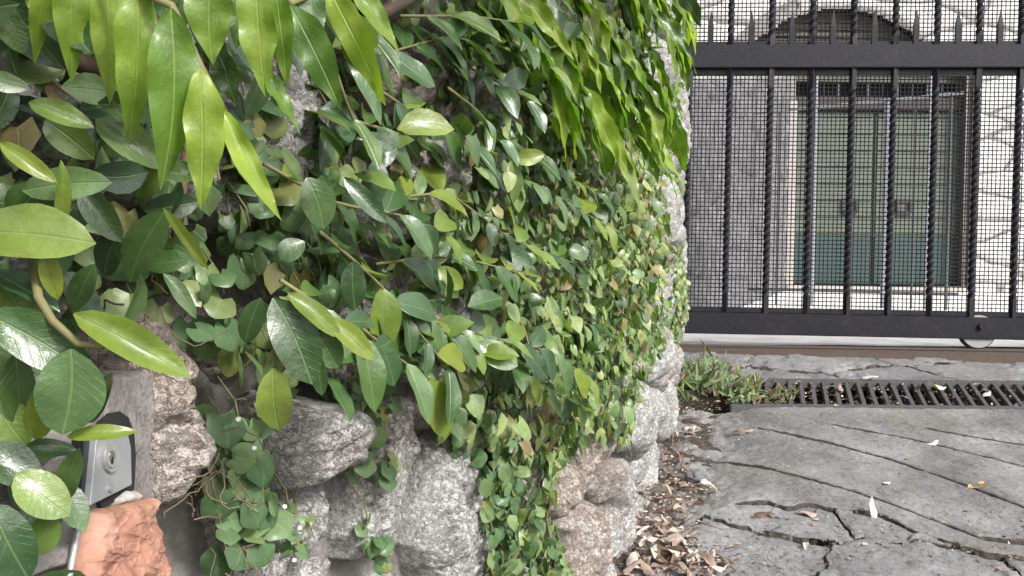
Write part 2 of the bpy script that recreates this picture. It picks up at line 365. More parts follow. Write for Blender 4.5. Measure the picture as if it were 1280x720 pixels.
def rough(i): return .005 * fbm(X1 * 9, i * 7.7, 1.0, 4) + .0035 * perlin(X1 * 55, i * 3.3) + .0015 * perlin(X1 * 140, i * 3.3) + (.022 * fbm(X1 * 5, 2.2, 3.3, 5) if i == 4 else 0)
curves = [np.full(X1.shape, DY0 - .010)]
WG = [0, .008, .008, .009, .012, .006]
for i, L in enumerate(lines): curves.append(np.minimum(L[0](X1) + rough(i), curves[-1] - .003))
for i in range(5):
    hi_, lo_ = curves[i], curves[i + 1]; T = hi_ - lo_
    w0 = WG[i] * (1 + .5 * perlin(X1 * 13, i * 9.1)) if i else 0 * X1; w1 = WG[i + 1] * (1 + .5 * perlin(X1 * 13, (i + 1) * 9.1))
    f0 = sstep(-.16, .05, X1 - lines[i - 1][1]) if i else np.ones_like(X1); f1 = sstep(-.16, .05, X1 - lines[i][1]) if i < 4 else np.ones_like(X1)
    n = max(6, int(T.max() / .0055)); tt = np.linspace(0, 1, n)
    rows = [hi_ + w0 * 0] + [None] * 0
    top = np.maximum(hi_ - w0, lo_ + T * .5); bot = np.minimum(lo_ + w1, lo_ + T * .5)
    Y = [hi_, top + .0002, top] + [top + (bot - top) * t for t in tt[1:-1]] + [bot, bot - .0002, lo_]
    Y = np.array(Y).T; U = np.repeat(X1[:, None], Y.shape[1], 1)
    h = conc_height(U, Y) - .036 * sstep(.10, .30, .40 - (U - XW(Y))) * (.6 + fbm(U * 12, Y * 12)) * 1.0
    rnd_ = lambda d: .0035 * np.exp(-np.maximum(d, 0) / .004)          # worn, rounded arrises
    h = h - rnd_(top[:, None] - Y) * f0[:, None] * (i > 0) - rnd_(Y - bot[:, None]) * f1[:, None]
    if i: h[:, 0] -= .017 * f0; h[:, 1] -= .017 * f0
    dd = .020 if i < 4 else .032
    h[:, -1] -= dd * f1; h[:, -2] -= dd * f1
    if i == 4: h += .003
    V = np.stack([U, Y, zc(Y) + h], -1).reshape(-1, 3); idx = np.arange(U.size).reshape(U.shape)
    Fc = np.stack([idx[:-1, :-1], idx[:-1, 1:], idx[1:, 1:], idx[1:, :-1]], -1)
    me = np_mesh('concrete_band', V, Fc.reshape(-1, 4)[:, ::-1], M['concrete']); me.materials.append(M['soil'])
    mi = np.zeros(Fc.shape[:2], np.int32); a_ = ((f0 > .5)[:-1] * (i > 0)); mi[:, 0] = a_; mi[:, 1] = a_; mi[:, -1] = (f1 > .5)[:-1]; mi[:, -2] = (f1 > .5)[:-1]
    me.polygons.foreach_set('material_index', mi.ravel()); link('concrete_band', me, drive)
def LKy(U): return np.interp(U, X1, curves[5])
# natural flagstones: in front of the big crack, and between drain and track
def flags(x0, x1, y0, y1, seeds, e_extra, drop, sp, amp):
    S_ = np.array(seeds)
    for i, (su, sq, ru, rq) in enumerate(seeds):
        U, Q = np.meshgrid(np.arange(max(x0, su - 3 * ru), min(x1, su + 3 * ru), sp), np.arange(max(y0, sq - 3 * rq), min(y1, sq + 3 * rq), sp), indexing='ij')
        if U.size < 30 or min(U.shape) < 4: continue
        w1 = U + .05 * fbm(U * 4, Q * 4, 3.3) + .006 * perlin(U * 30, Q * 30, 1.1); w2 = Q + .05 * fbm(U * 5 + 40, Q * 5, 7.7) + .005 * perlin(U * 33, Q * 33, 5.1)
        D = np.stack([np.hypot((w1 - s[0]) / s[2], (w2 - s[1]) / s[3]) for s in S_]); di = D[i].copy(); D[i] = 99
        e = (D.min(0) - di) * .5 * min(ru, rq)
        e = np.minimum(e, e_extra(U, Q))
        tilt = RNG.normal(0, .012, 2); lift = RNG.uniform(-.006, .004)
        h = -drop + lift + tilt[0] * (U - su) + tilt[1] * (Q - sq) + amp * fbm(U * 4, Q * 4, i) + .002 * perlin(U * 40, Q * 40) + .0015 * perlin(U * 90, Q * 90)
        led = fbm(U * 3.2 + i * 7, Q * 6, 2.2); h = h + .007 * sstep(.02, .06, led) - .006 * sstep(.22, .25, led)      # split layers of the stone
        e = e - .0015; gu, gq = np.gradient(e, sp); g2 = np.maximum(gu ** 2 + gq ** 2, .05); mv = np.where(e < 0, -e / g2, 0); mv = np.clip(mv, 0, sp * 4)
        h = h - .003 * np.exp(-np.maximum(e, 0) / .004) - np.where(e < -sp * 1.3, .03, 0)
        grid_piece('flagstone', U, Q, e, np.stack([U + gu * mv, Q + gq * mv, zc(Q) + h], -1), sp, M['flag'], drive, (e < -sp * 1.0).astype(float), reach=3.0)
def scatter_seeds(x0, x1, y0, y1, ru, rq, k=1.7, tries=900, seed=1):
    r = np.random.default_rng(seed); out = []
    for _ in range(tries):
        s = (r.uniform(x0, x1), r.uniform(y0, y1), ru * r.uniform(.7, 1.4), rq * r.uniform(.7, 1.3))
        if all(math.hypot((s[0] - o[0]) / (ru), (s[1] - o[1]) / rq) > k for o in out): out.append(s)
    return out
flags(RX0, RX1, RY0, 2.3, scatter_seeds(RX0, RX1, RY0 - .1, 1.95, .15, .105, seed=4), lambda U, Q: (LKy(U) - Q) * .9 - .002 - .006 * sstep(.1, .4, fbm(U * 4, Q * 4, 6.) + .2), .002, .0048, .006)
flags(RX0, RX1, DY1, RY1, scatter_seeds(.4, RX1, DY1, RY1, .20, .11, seed=9), lambda U, Q: np.minimum(Q - DY1 - .012, RY1 - .035 - Q), .002, .006, .006)

# ------------------------------------------------------------------ drain grate, gate track
gr = empty('drain_grate', (1.5, 2.515, float(ZG(2.515))), 'dark cast iron drain grate with slanted slats across the drive in front of the gate', 'drain grate')
mb = MB(); zf = lambda y: float(ZG(y))
for y0, y1 in ((DY0 - .008, DY0 + .012), (DY1 - .012, DY1 + .008)):
    mb.add([(.66, y0, zf(y0) - .03), (2.7, y0, zf(y0) - .03), (2.7, y1, zf(y1) - .03), (.66, y1, zf(y1) - .03), (.66, y0, zf(y0) + .003), (2.7, y0, zf(y0) + .003), (2.7, y1, zf(y1) + .003), (.66, y1, zf(y1) + .003)],
           [(3, 2, 1, 0), (4, 5, 6, 7), (0, 1, 5, 4), (1, 2, 6, 5), (2, 3, 7, 6), (3, 0, 4, 7)])
mb.build('frame', M['grate'], gr, bevel=.002)
slat_me = None
y0, y1 = DY0 + .012, DY1 - .012
for i in range(54):
    x = .70 + i * .0372
    if slat_me is None:
        b_ = MB(); k = .066; za, zb = zf(y0) - zf(2.515), zf(y1) - zf(2.515)
        b_.add([(-.008, y0 - 2.515, za - .03), (.008, y0 - 2.515, za - .03), (k + .008, y1 - 2.515, zb - .03), (k - .008, y1 - 2.515, zb - .03),
                (-.007, y0 - 2.515, za), (.007, y0 - 2.515, za), (k + .007, y1 - 2.515, zb), (k - .007, y1 - 2.515, zb)],
               [(3, 2, 1, 0), (4, 5, 6, 7), (0, 1, 5, 4), (1, 2, 6, 5), (2, 3, 7, 6), (3, 0, 4, 7)])
        o = b_.build('slat', M['grate'], gr, bevel=.0015); slat_me = o.data
    else: o = link('slat', slat_me, gr)
    o.parent = gr; o.matrix_local = Matrix.Translation((x - 1.5, 0, random.uniform(-.001, .001)))
GX0, GY0, GYAW = .6, 3.0, -.065
def gyl(x): return GY0 + GYAW * (x - GX0)
GM = Matrix.Translation((GX0, GY0, 0)) @ Matrix.Rotation(math.atan(GYAW), 4, 'Z') @ Matrix.Rotation(math.radians(.3), 4, 'Y')
mb = MB(); TM = Matrix.Translation((GX0, GY0, 0)) @ Matrix.Rotation(math.atan(GYAW), 4, 'Z')
mb.box(-.6, 2.6, -.075, .035, -.05, -.004, TM).box(-.6, 2.6, -.012, .012, -.004, .006, TM)
tag(mb.build('gate_track', M['track'], bevel=.003), 'rusty brown steel track set in the ground under the sliding gate', 'gate track')

# ------------------------------------------------------------------ the sliding gate
gate = empty('sliding_gate', (GX0, GY0, 0), 'charcoal iron sliding gate with twisted bars, spikes and black wire mesh', 'gate')
def gpart(mb, name, m, parent=gate, **k):
    o = mb.build(name, m, parent, **k); return o
gpart(MB().box(-.3, 2.45, -.022, .022, .048, .128, GM), 'bottom_rail', M['gate'], bevel=.003)
gpart(MB().box(-.3, 2.45, -.010, .018, .1285, .148, GM), 'bottom_lip', M['gate'], bevel=.002)
gpart(MB().box(-.3, 2.45, -.024, .024, 1.030, 1.114, GM), 'middle_rail', M['gate'], bevel=.003)
gpart(MB().box(-.3, 2.45, -.006, .018, 1.008, 1.0295, GM), 'middle_lip', M['gate'], bevel=.002)
gpart(MB().box(-.3, 2.45, -.006, .018, 1.1145, 1.130, GM), 'middle_upper_lip', M['gate'], bevel=.002)
gpart(MB().box(-.3, 2.45, -.022, .022, 1.72, 1.79, GM), 'top_rail', M['gate'], bevel=.003)
def twisted(z0, z1, s=.0095, plain=.05, turns_per_m=17.0):
    n = max(8, int((z1 - z0) / .0075)); vs = []; fs = []
    for i in range(n + 1):
        z = z0 + (z1 - z0) * i / n; t = min(max(z - z0 - plain, 0), z1 - z0 - 2 * plain); a = 2 * math.pi * turns_per_m * .5 * t
        for k in range(8):
            th = a + 2 * math.pi * k / 8 + math.pi / 4; r = s * (1.36 if k % 2 == 0 else .93)
            vs.append((r * math.cos(th), r * math.sin(th), z))
    for i in range(n):
        for k in range(8): fs.append((i * 8 + k, i * 8 + (k + 1) % 8, (i + 1) * 8 + (k + 1) % 8, (i + 1) * 8 + k))
    me = bpy.data.meshes.new('bar'); me.from_pydata(vs, [], fs); me.materials.append(M['gate']); return me
low = twisted(.128, 1.031, plain=.07); up = twisted(1.1135, 1.72, plain=.035)
spk = MB(); spk.add([(-.0095, -.006, 1.1135), (.0095, -.006, 1.1135), (.0095, .006, 1.1135), (-.0095, .006, 1.1135), (-.0095, -.006, 1.185), (.0095, -.006, 1.185), (.0095, .006, 1.185), (-.0095, .006, 1.185), (0, 0, 1.25)],
        [(0, 1, 5, 4), (1, 2, 6, 5), (2, 3, 7, 6), (3, 0, 4, 7), (4, 5, 8), (5, 6, 8), (6, 7, 8), (7, 4, 8)])
sme = bpy.data.meshes.new('spike'); sme.from_pydata(spk.v, [], spk.f); sme.materials.append(M['gate'])
GL = Matrix.Translation((-GX0, -GY0, 0)) @ GM
for i in range(-1, 13):
    x = .047 + .1475 * i
    link('bar', low, gate, GL @ Matrix.Translation((x, -.008, 0)) @ Matrix.Rotation(random.uniform(0, 3), 4, 'Z'))
    link('upper_bar', up, gate, GL @ Matrix.Translation((x, -.008, 0)) @ Matrix.Rotation(random.uniform(0, 3), 4, 'Z'))
    link('spike', sme, gate, GL @ Matrix.Translation((x + .074, -.004, random.uniform(-.004, .004))))
for z0, z1, nm in ((.140, 1.02, 'wire_mesh'), (1.12, 1.73, 'upper_wire_mesh')):
    vs = []; fs = []; r = .0019
    def strip(a, b, perp):
        b0 = len(vs)
        for p in (a, b):
            for q in ((1, 0), (0, 1), (-1, 0), (0, -1)):
                vs.append((p[0] + perp[0] * r * q[0], p[1] + r * q[1], p[2] + perp[1] * r * q[0]))
        for k in range(4): fs.append((b0 + k, b0 + (k + 1) % 4, b0 + 4 + (k + 1) % 4, b0 + 4 + k))
    x = -.28
    while x < 2.43: strip((x + random.uniform(-.0007, .0007), .0125, z0), (x + random.uniform(-.0007, .0007), .0125, z1), (1, 0)); x += .0152
    z = z0 + .004
    while z < z1:
        pts = [(-.28 + 2.71 * k / 8, .0145, z + random.uniform(-.0008, .0008)) for k in range(9)]
        for a, b in zip(pts, pts[1:]): strip(a, b, (0, 1))
        z += .0152
    me = bpy.data.meshes.new(nm); me.from_pydata([GM @ Vector(v) for v in vs], [], fs); me.materials.append(M['mesh']); tag(link(nm, me, gate), kind='stuff')
# wheel under the bottom rail
wc = at(1221, 414, gyl(1.71) - .0); wc.y = gyl(wc.x); wv = empty  # centre
def disc(name, m, r, y0, y1, parent, n=28, bev=.003):
    mb = MB(); pl = [GM.to_3x3() @ Vector((math.cos(2 * math.pi * k / n) * r, 0, math.sin(2 * math.pi * k / n) * r)) + wc + Vector((0, y0, 0)) for k in range(n)]
    return mb.prism(pl, (0, y1 - y0, 0)).build(name, m, parent, bevel=bev)
wh = disc('wheel', M['tyre'], .066, -.010, .012, gate); disc('hub_plate', M['wheel'], .060, -.0135, -.009, wh, bev=0)
wc.z += .018; disc('bolt', M['gate'], .012, -.034, -.012, gate, n=10)

# ------------------------------------------------------------------ the stone wall
wall = empty('stone_retaining_wall', (0, 1.5, -.3), 'rough grey limestone wall with pink and white boulders under the climbing plants', 'wall')
seeds = []
def seed_px(px, py, hw, hh, m, B):
    c = wall_hit(px, py); a = wall_hit(px - hw, py); b = wall_hit(px + hw, py)
    seeds.append((c.y, c.z, max(.02, (b.y - a.y) / 2 * 1.1), hh * 1.1 * c.y / F, m, B))
for s in [(203, 515, 37, 125, 'rock_pink', .042), (388, 545, 50, 58, 'rock', .05), (398, 665, 70, 58, 'rock', .035), (318, 660, 26, 90, 'rock', .03), (426, 716, 30, 30, 'rock', .03),
          (487, 590, 34, 110, 'rock', .035), (572, 650, 34, 92, 'rock_white_and_lit', .045), (536, 500, 15, 38, 'rock_pink', .04), (520, 450, 25, 26, 'rock', .04),
          (640, 520, 35, 50, 'rock', .04), (648, 610, 28, 55, 'rock', .03), (640, 700, 30, 40, 'rock', .03), (716, 575, 24, 50, 'rock_pink', .055), (748, 600, 16, 33, 'rock', .05), (748, 545, 20, 30, 'rock_pink', .04),
          (722, 668, 26, 46, 'rock_pink', .055), (756, 662, 15, 36, 'rock', .045), (780, 610, 14, 50, 'rock', .04), (690, 700, 20, 30, 'rock_white_and_lit', .03), (758, 715, 14, 20, 'rock', .03),
          (798, 520, 18, 52, 'rock_white_and_lit', .05), (786, 470, 14, 40, 'rock_white_and_lit', .04), (812, 440, 12, 40, 'rock_white_and_lit', .05), (816, 360, 11, 45, 'rock_white_and_lit', .05), (822, 270, 10, 50, 'rock_white_and_lit', .06),  # stones of the wall's end by the gate: brighter light painted as pale stone
          (826, 180, 9, 48, 'rock_white_and_lit', .06), (827, 90, 9, 48, 'rock_white_and_lit', .05), (828, 20, 9, 40, 'rock_white_and_lit', .05), (806, 570, 8, 30, 'rock', .03),
          (440, 285, 34, 34, 'rock', .045), (330, 400, 30, 46, 'rock_pink', .03), (430, 440, 40, 36, 'rock', .04), (250, 330, 40, 40, 'rock_pink', .03)]: seed_px(*s)
rs = np.random.default_rng(11)
for _ in range(9000):
    u = rs.uniform(.0, 3.0); z = rs.uniform(-.85, 1.5); ru, rz = rs.uniform(.06, .15), rs.uniform(.045, .10)
    if all(math.hypot((u - s[0]) / (s[2] + ru * .7), (z - s[1]) / (s[3] + rz * .7)) > .9 for s in seeds):
        seeds.append((u, z, ru, rz, 'rock' if rs.random() < .85 else 'rock_pink', rs.uniform(.02, .045)))
SU = np.array([s[:4] for s in seeds])
def wall_xyz(U, Z, h):
    n = NW(U); return np.stack([XW(U) - .03 + n[..., 0] * h, U + n[..., 1] * h, Z], -1)
for i, (su, sz, ru, rz, mm, B) in enumerate(seeds):
    if sz < float(ZG(su)) - .12: continue
    p = proj(wall_xyz(np.array(su), np.array(sz), 0)); seen = -150 < p[0] < 900 and -60 < p[1] < 800
    vis = seen and (p[1] > 380 or p[0] > 790)
    sp = max(.0024, su * (.0028 if vis else .007)) if seen else .02
    U, Z = np.meshgrid(np.arange(max(-.1, su - 1.9 * ru), min(3.0, su + 1.9 * ru), sp), np.arange(sz - 1.9 * rz, sz + 1.9 * rz, sp), indexing='ij')
    if min(U.shape) < 4: continue
    w1 = U + .045 * fbm(U * 7, Z * 7, 1.5, 3); w2 = Z + .035 * fbm(U * 7 + 9, Z * 7, 4.5, 3)
    near = [j for j in range(len(seeds)) if j != i and math.hypot((su - SU[j, 0]) / (ru + SU[j, 2]), (sz - SU[j, 1]) / (rz + SU[j, 3])) < 2.6]
    di = np.hypot((w1 - su) / ru, (w2 - sz) / rz); rm = min(ru, rz)
    o = np.min([np.hypot((w1 - SU[j, 0]) / SU[j, 2], (w2 - SU[j, 1]) / SU[j, 3]) for j in near], axis=0) if near else np.full(U.shape, 9.)
    e = np.minimum((o - di) * .5, 1.5 - di) * rm - .004
    dome = np.clip(e / (.5 * rm), 0, 1); dome = np.sqrt(1 - (1 - dome) ** 2)
    ridg = 1 - np.abs(fbm(U * 22, Z * 22, i * 1.7, 3)) * 2.2
    n1 = fbm(U * 9, Z * 9, i * 3.1, 4); pits = sstep(.22, .5, perlin(U * 48, Z * 70, i * 1.0)) + .8 * sstep(.2, .45, perlin(U * 120, Z * 120, i * 1.0)) + .5 * sstep(.15, .4, perlin(U * 240, Z * 240, i * 1.0))
    h = 1.2 * B * dome * (1 + .25 * np.sin(3 * i + 25 * U)) + dome * (.026 * n1 + .007 * ridg + .0045 * perlin(U * 60, Z * 60, 2.0) + .003 * perlin(U * 140, Z * 140, 2.0) - .006 * pits)
    h = h - .04 * (1 - sstep(-.002, .005, e))
    if i == 0:
        for (cx, cy, rr, dd) in ((252, 402, .0045, .012), (250, 490, .009, .024), (228, 400, .016, .015), (262, 440, .012, .014)):
            q = wall_hit(cx, cy); h = h - dd * np.exp(-((U - q.y) ** 2 / (rr * 1.4) ** 2 + (Z - q.z) ** 2 / (rr * 1.2) ** 2))
    grid_piece('stone', U, Z, e, wall_xyz(U, Z, h), sp, M[mm], wall)
U, Z = np.meshgrid(np.concatenate([np.arange(-2.0, .2, .05), np.arange(.2, 3.0, .011)]), np.arange(-1.35, 1.52, .011), indexing='ij')
Z = np.maximum(Z, ZG(U) - .25)
h = .014 * fbm(U * 12, Z * 12, 8.8) + .007 * fbm(U * 45, Z * 45)
P = wall_xyz(U, Z, h); idx = np.arange(U.size).reshape(U.shape)
Fq = np.stack([idx[:-1, :-1], idx[1:, :-1], idx[1:, 1:], idx[:-1, 1:]], -1).reshape(-1, 4)
link('mortar', np_mesh('mortar', P.reshape(-1, 3), Fq, M['mortar']), wall)
mb = MB(); yy = np.linspace(-2, 2.985, 12); poly = [Vector((float(XW(y)) - .045, y, 1.49)) for y in yy] + [Vector((float(XW(yy[-1])) - .55, yy[-1], 1.49)), Vector((float(XW(-2)) - .6, -2, 1.49))]
mb.prism(poly, (0, 0, -3.1)); mb.build('core', M['mortar'], wall)

# ------------------------------------------------------------------ behind the gate: house front, side wall, thin iron fence
house = empty('stone_house', (4.5, 10, 0), 'pale stone house front with an arched double green door behind the gate', 'house')
DX0, DX1, ZS, ZA = 3.50, 5.66, 3.05, 3.52
def open_e(X, Z):     # >0 outside the opening, in metres
    cx = (DX0 + DX1) / 2; hw = (DX1 - DX0) / 2
    R = (AH ** 2 + (ZA - ZB) ** 2) / (2 * (ZA - ZB))
    rect = np.maximum(np.abs(X - cx) - hw, Z - ZB); arc = np.maximum(np.hypot(X - AC, Z - (ZA - R)) - R, ZB - Z)
    return np.minimum(rect, arc)
AC, AH, ZB = 4.03, 1.26, 2.90            # the shallow arch above sits left of the door
hseeds = []
for _ in range(4000):
    u, z = rs.uniform(1.2, 8.2), rs.uniform(-.1, 5.2); ru, rz = rs.uniform(.28, .55), rs.uniform(.11, .19)
    if open_e(np.array(u), np.array(z)) > .02 and all(math.hypot((u - s[0]) / (s[2] + ru * .7), (z - s[1]) / (s[3] + rz * .7)) > 1.0 for s in hseeds): hseeds.append((u, z, ru, rz))
HS = np.array(hseeds)
for i, (su, sz, ru, rz) in enumerate(hseeds):
    sp = .028; U, Z = np.meshgrid(np.arange(su - 2.2 * ru, su + 2.2 * ru, sp), np.arange(max(-.1, sz - 2.2 * rz), sz + 2.2 * rz, sp), indexing='ij')
    w1 = U + .16 * fbm(U * 2.0, Z * 2.5, 1.5, 3); w2 = Z + .10 * fbm(U * 2.0 + 9, Z * 2.5, 4.5, 3)
    D = np.stack([np.hypot((w1 - s[0]) / s[2], (w2 - s[1]) / s[3]) for s in HS]); di = D[i].copy(); D[i] = 99
    e = np.minimum(np.minimum((D.min(0) - di) * .5, 2.4 - di) * min(ru, rz) - .001, open_e(U, Z) - .16 * (U < DX0))
    h = .05 * sstep(0, .07, e) + .012 * fbm(U * 6, Z * 6, i) - .04 * (1 - sstep(-.01, .015, e))
    grid_piece('stone', U, Z, e, np.stack([U, 10 - h * .6, Z], -1), sp, M['house_stone'], house)
sp = .04; U, Z = np.meshgrid(np.arange(.5, 9.5, sp), np.arange(-.1, 6.5, sp), indexing='ij')
grid_piece('mortar', U, Z, open_e(U, Z) + .0, np.stack([U, 10.0 + .008 * fbm(U * 5, Z * 5), Z], -1), sp, M['house_mortar'], house)
MB().box(DX0 - .16, DX0, 9.93, 10.25, 0, ZS - .7).build('door_jamb', M['jamb'], house, bevel=.01)
MB().box(DX1 + .002, DX1 + .12, 9.97, 10.3, 0, ZS).build('door_jamb', M['louvre'], house, bevel=.01)
MB().box(DX0 - .34, DX0 - .165, 9.95, 10.2, 0, ZS - .75).build('pale_panel', M['jamb'], house, bevel=.01)
MB().box(DX0 - 1.2, DX1 + .5, 10.42, 10.5, -.05, 4).build('dark_interior', M['dark'], house)
MB().box(DX0, DX1, 10.12, 10.3, 2.28, 2.44).build('lintel', M['brown'], house, bevel=.01)
MB().box(DX0 - .1, DX1 + .1, 9.9, 10.12, -.02, .07).build('door_step', M['jamb'], house, bevel=.01)
cxm = (DX0 + DX1) / 2; hw = (DX1 - DX0) / 2; R = (AH ** 2 + (ZA - ZB) ** 2) / (2 * (ZA - ZB))
z = 2.64
while z < ZA - .02:                                   # dark boards filling the arch
    zz = min(z + .085, ZA - .012); cq = cxm if z < ZB - .04 else AC; lim = lambda q: hw if z < ZB - .04 else math.sqrt(max(0, R * R - (max(q, ZB) - ZA + R) ** 2))
    if lim(z) > .05: MB().add([(cq - lim(z), 10.17, z), (cq + lim(z), 10.17, z), (cq + lim(zz), 10.2, zz), (cq - lim(zz), 10.2, zz)] + [(cq - lim(z), 10.22, z), (cq + lim(z), 10.22, z), (cq + lim(zz), 10.24, zz), (cq - lim(zz), 10.24, zz)],
        [(0, 1, 2, 3), (7, 6, 5, 4), (0, 4, 5, 1), (1, 5, 6, 2), (2, 6, 7, 3), (3, 7, 4, 0)]).build('arch_board', M['louvre'], house)
    z += .093
for k in range(12):
    x = DX0 + .05 + (DX1 - DX0 - .1) * k / 11; MB().box(x - .008, x + .008, 10.2, 10.216, 2.45, 2.64).build('transom_bar', M['iron'], house)
for k, (xa, xb) in enumerate(((DX0 + .02, cxm - .01), (cxm + .01, DX1 - .02))):
    door = MB().box(xa, xb, 10.2, 10.25, .08, 2.27).build('door', M['dgreen'], house, bevel=.004)
    for z0 in np.arange(.72, 2.2, .21): MB().box(xa + .02, xb - .02, 10.183, 10.198, z0 + .006, min(z0 + .204, 2.25)).build('board', M['dgreen'], door, bevel=.003)
    MB().box(xa + .01, xb - .01, 10.178, 10.198, .09, .7).build('kick_panel', M['teal'], door, bevel=.004)
    kx = xb - .30 if k == 0 else xa + .36
    mb = MB(); mb.box(kx - .1, kx + .1, 10.165, 10.182, 1.12, 1.17).box(kx - .085, kx + .085, 10.15, 10.182, .97, 1.02).box(kx - .10, kx - .07, 10.15, 10.182, 1.0, 1.14).box(kx + .07, kx + .10, 10.15, 10.182, 1.0, 1.14)
    mb.build('knocker', M['brown'], door)
tag(house)
# grey side wall on the left, running back to the house
sw = empty('grey_side_wall', (1.5, 5.2, 0), 'shaded grey stone side wall running back from the gate to the house', 'wall')
sx = lambda y: .80 + (y - 3.8) * .42
sseeds = []
for _ in range(1500):
    u, z = rs.uniform(3.6, 9.9), rs.uniform(0, 2.3); ru, rz = rs.uniform(.45, .9), rs.uniform(.10, .2)
    if all(math.hypot((u - s[0]) / (s[2] + ru * .7), (z - s[1]) / (s[3] + rz * .7)) > 1.0 for s in sseeds): sseeds.append((u, z, ru, rz))
SS = np.array(sseeds); swtop = lambda u: 1.15 + (u - 3.8) * .24
for i, (su, sz, ru, rz) in enumerate(sseeds):
    sp = .03; U, Z = np.meshgrid(np.arange(max(3.4, su - 2.2 * ru), min(9.9, su + 2.2 * ru), sp), np.arange(max(-.05, sz - 2.2 * rz), sz + 2.2 * rz, sp), indexing='ij')
    if min(U.shape) < 4: continue
    D = np.stack([np.hypot((U - s[0]) / s[2], (Z - s[1]) / s[3]) for s in SS]); di = D[i].copy(); D[i] = 99
    e = np.minimum((D.min(0) - di) * .5 * min(ru, rz) - .004, swtop(U) - Z)
    h = .03 * sstep(0, .06, e) + .02 * fbm(U * 5, Z * 5, i) - .05 * (1 - sstep(-.01, .015, e))
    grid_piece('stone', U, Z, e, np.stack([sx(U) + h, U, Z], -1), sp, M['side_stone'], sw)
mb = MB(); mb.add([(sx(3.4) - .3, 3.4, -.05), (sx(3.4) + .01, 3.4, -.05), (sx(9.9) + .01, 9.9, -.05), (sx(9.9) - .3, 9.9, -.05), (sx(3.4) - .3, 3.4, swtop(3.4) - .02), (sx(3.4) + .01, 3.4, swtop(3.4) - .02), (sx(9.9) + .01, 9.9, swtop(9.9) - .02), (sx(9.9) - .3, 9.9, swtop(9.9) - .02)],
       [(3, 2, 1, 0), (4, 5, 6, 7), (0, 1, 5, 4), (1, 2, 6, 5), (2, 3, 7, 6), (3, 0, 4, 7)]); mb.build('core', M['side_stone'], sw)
fen = empty('thin_iron_fence', (2.2, 6.0, 0), 'thin grey iron fence with a tall post standing in the courtyard before the green door', 'fence')
A, B = at(880, 148, 6.5), at(1205, 116, 5.6)
fl = lambda t: A.lerp(B, t)
MB().tube([fl(-.05), fl(1.0)], .011).build('top_rail', M['steel'], fen)
for px, r, m_ in ((893, .008, 'iron'), (930, .008, 'iron'), (953, .008, 'steel'), (985, .008, 'iron'), (1032, .012, 'steel'), (1076, .009, 'steel'), (1120, .026, 'steel'), (1152, .008, 'iron'), (1168, .009, 'steel'), (1191, .012, 'iron')):
    t = (px - 880) / 325; p = fl(t); top = p.z + (.3 if px in (1032, 1076, 953, 1168) else -.012)
    MB().tube([(p.x, p.y, 0), (p.x, p.y, top)], r).build('post', M[m_], fen)
MB().tube([at(1000, 207, 6.16), at(1052, 207, 6.02)], .010).build('short_rail', M['steel'], fen)
MB().tube([(fl(-.05).x, fl(-.05).y, .12), (fl(1).x, fl(1).y, .12)], .010).build('bottom_rail', M['iron'], fen)

# ------------------------------------------------------------------ leaves
def leaf_tpl(kind, seed, n=8, fold=.14, droop=.25, wave=.03, wf=3.0, twist=.15):
    r = np.random.default_rng(seed); t = np.linspace(0, 1, n + 1)
    if kind == 'lance': w = np.sin(np.pi * t ** .85) ** .75 * (1 - .35 * t ** 2.2); w = w / w.max(); w[-1] = 0; w[0] = .05
    elif kind == 'ovate': w = np.sin(np.pi * t ** 1.02) ** .55; w = w * (1 - .10 * t ** 3); w /= w.max(); w[-1] = 0; w[0] = .06
    elif kind == 'heart': w = np.sin(np.pi * t ** .62) ** .7; w /= w.max(); w[-1] = 0; w[0] = .25
    elif kind == 'blade': w = (1 - t) ** .5; w[-1] = 0
    cols = np.array([-1, -.5, 0, .5, 1.]) if kind != 'blade' else np.array([-1, 0, 1.])
    ph = r.uniform(0, 6, 4); fold = fold * r.uniform(.5, 1.3); droop = droop * r.uniform(.3, 1.4); side = r.normal(0, .07)
    V = []; UV = []
    for i, ti in enumerate(t):
        for c in cols:
            x = c * .5 * w[i]; ed = abs(c)
            z = fold * ed * w[i] * .5 - droop * ti ** 1.8 + wave * (ed ** 1.5) * math.sin(wf * 2 * math.pi * ti + ph[0] + (1.3 if c > 0 else 0)) * (w[i] ** .5)
            tw = twist * ti * math.sin(ph[1]); x2 = x * math.cos(tw); z += x * math.sin(tw) * .4
            V.append((x2 + side * math.sin(math.pi * ti), ti - .10 * droop * ti * ti, z)); UV.append((.5 + c * .5 * max(w[i], .3) , ti))
    m_ = len(cols); Fq = []
    for i in range(n):
        for j in range(m_ - 1):
            a = i * m_ + j; b, c, d = a + 1, a + m_ + 1, a + m_
            if w[i + 1] < 1e-4: Fq.append((a, b, i * m_ + m_ + m_ // 2))
            else: Fq += [(a, b, c), (a, c, d)]
    return np.array(V), np.array(Fq), np.array(UV)
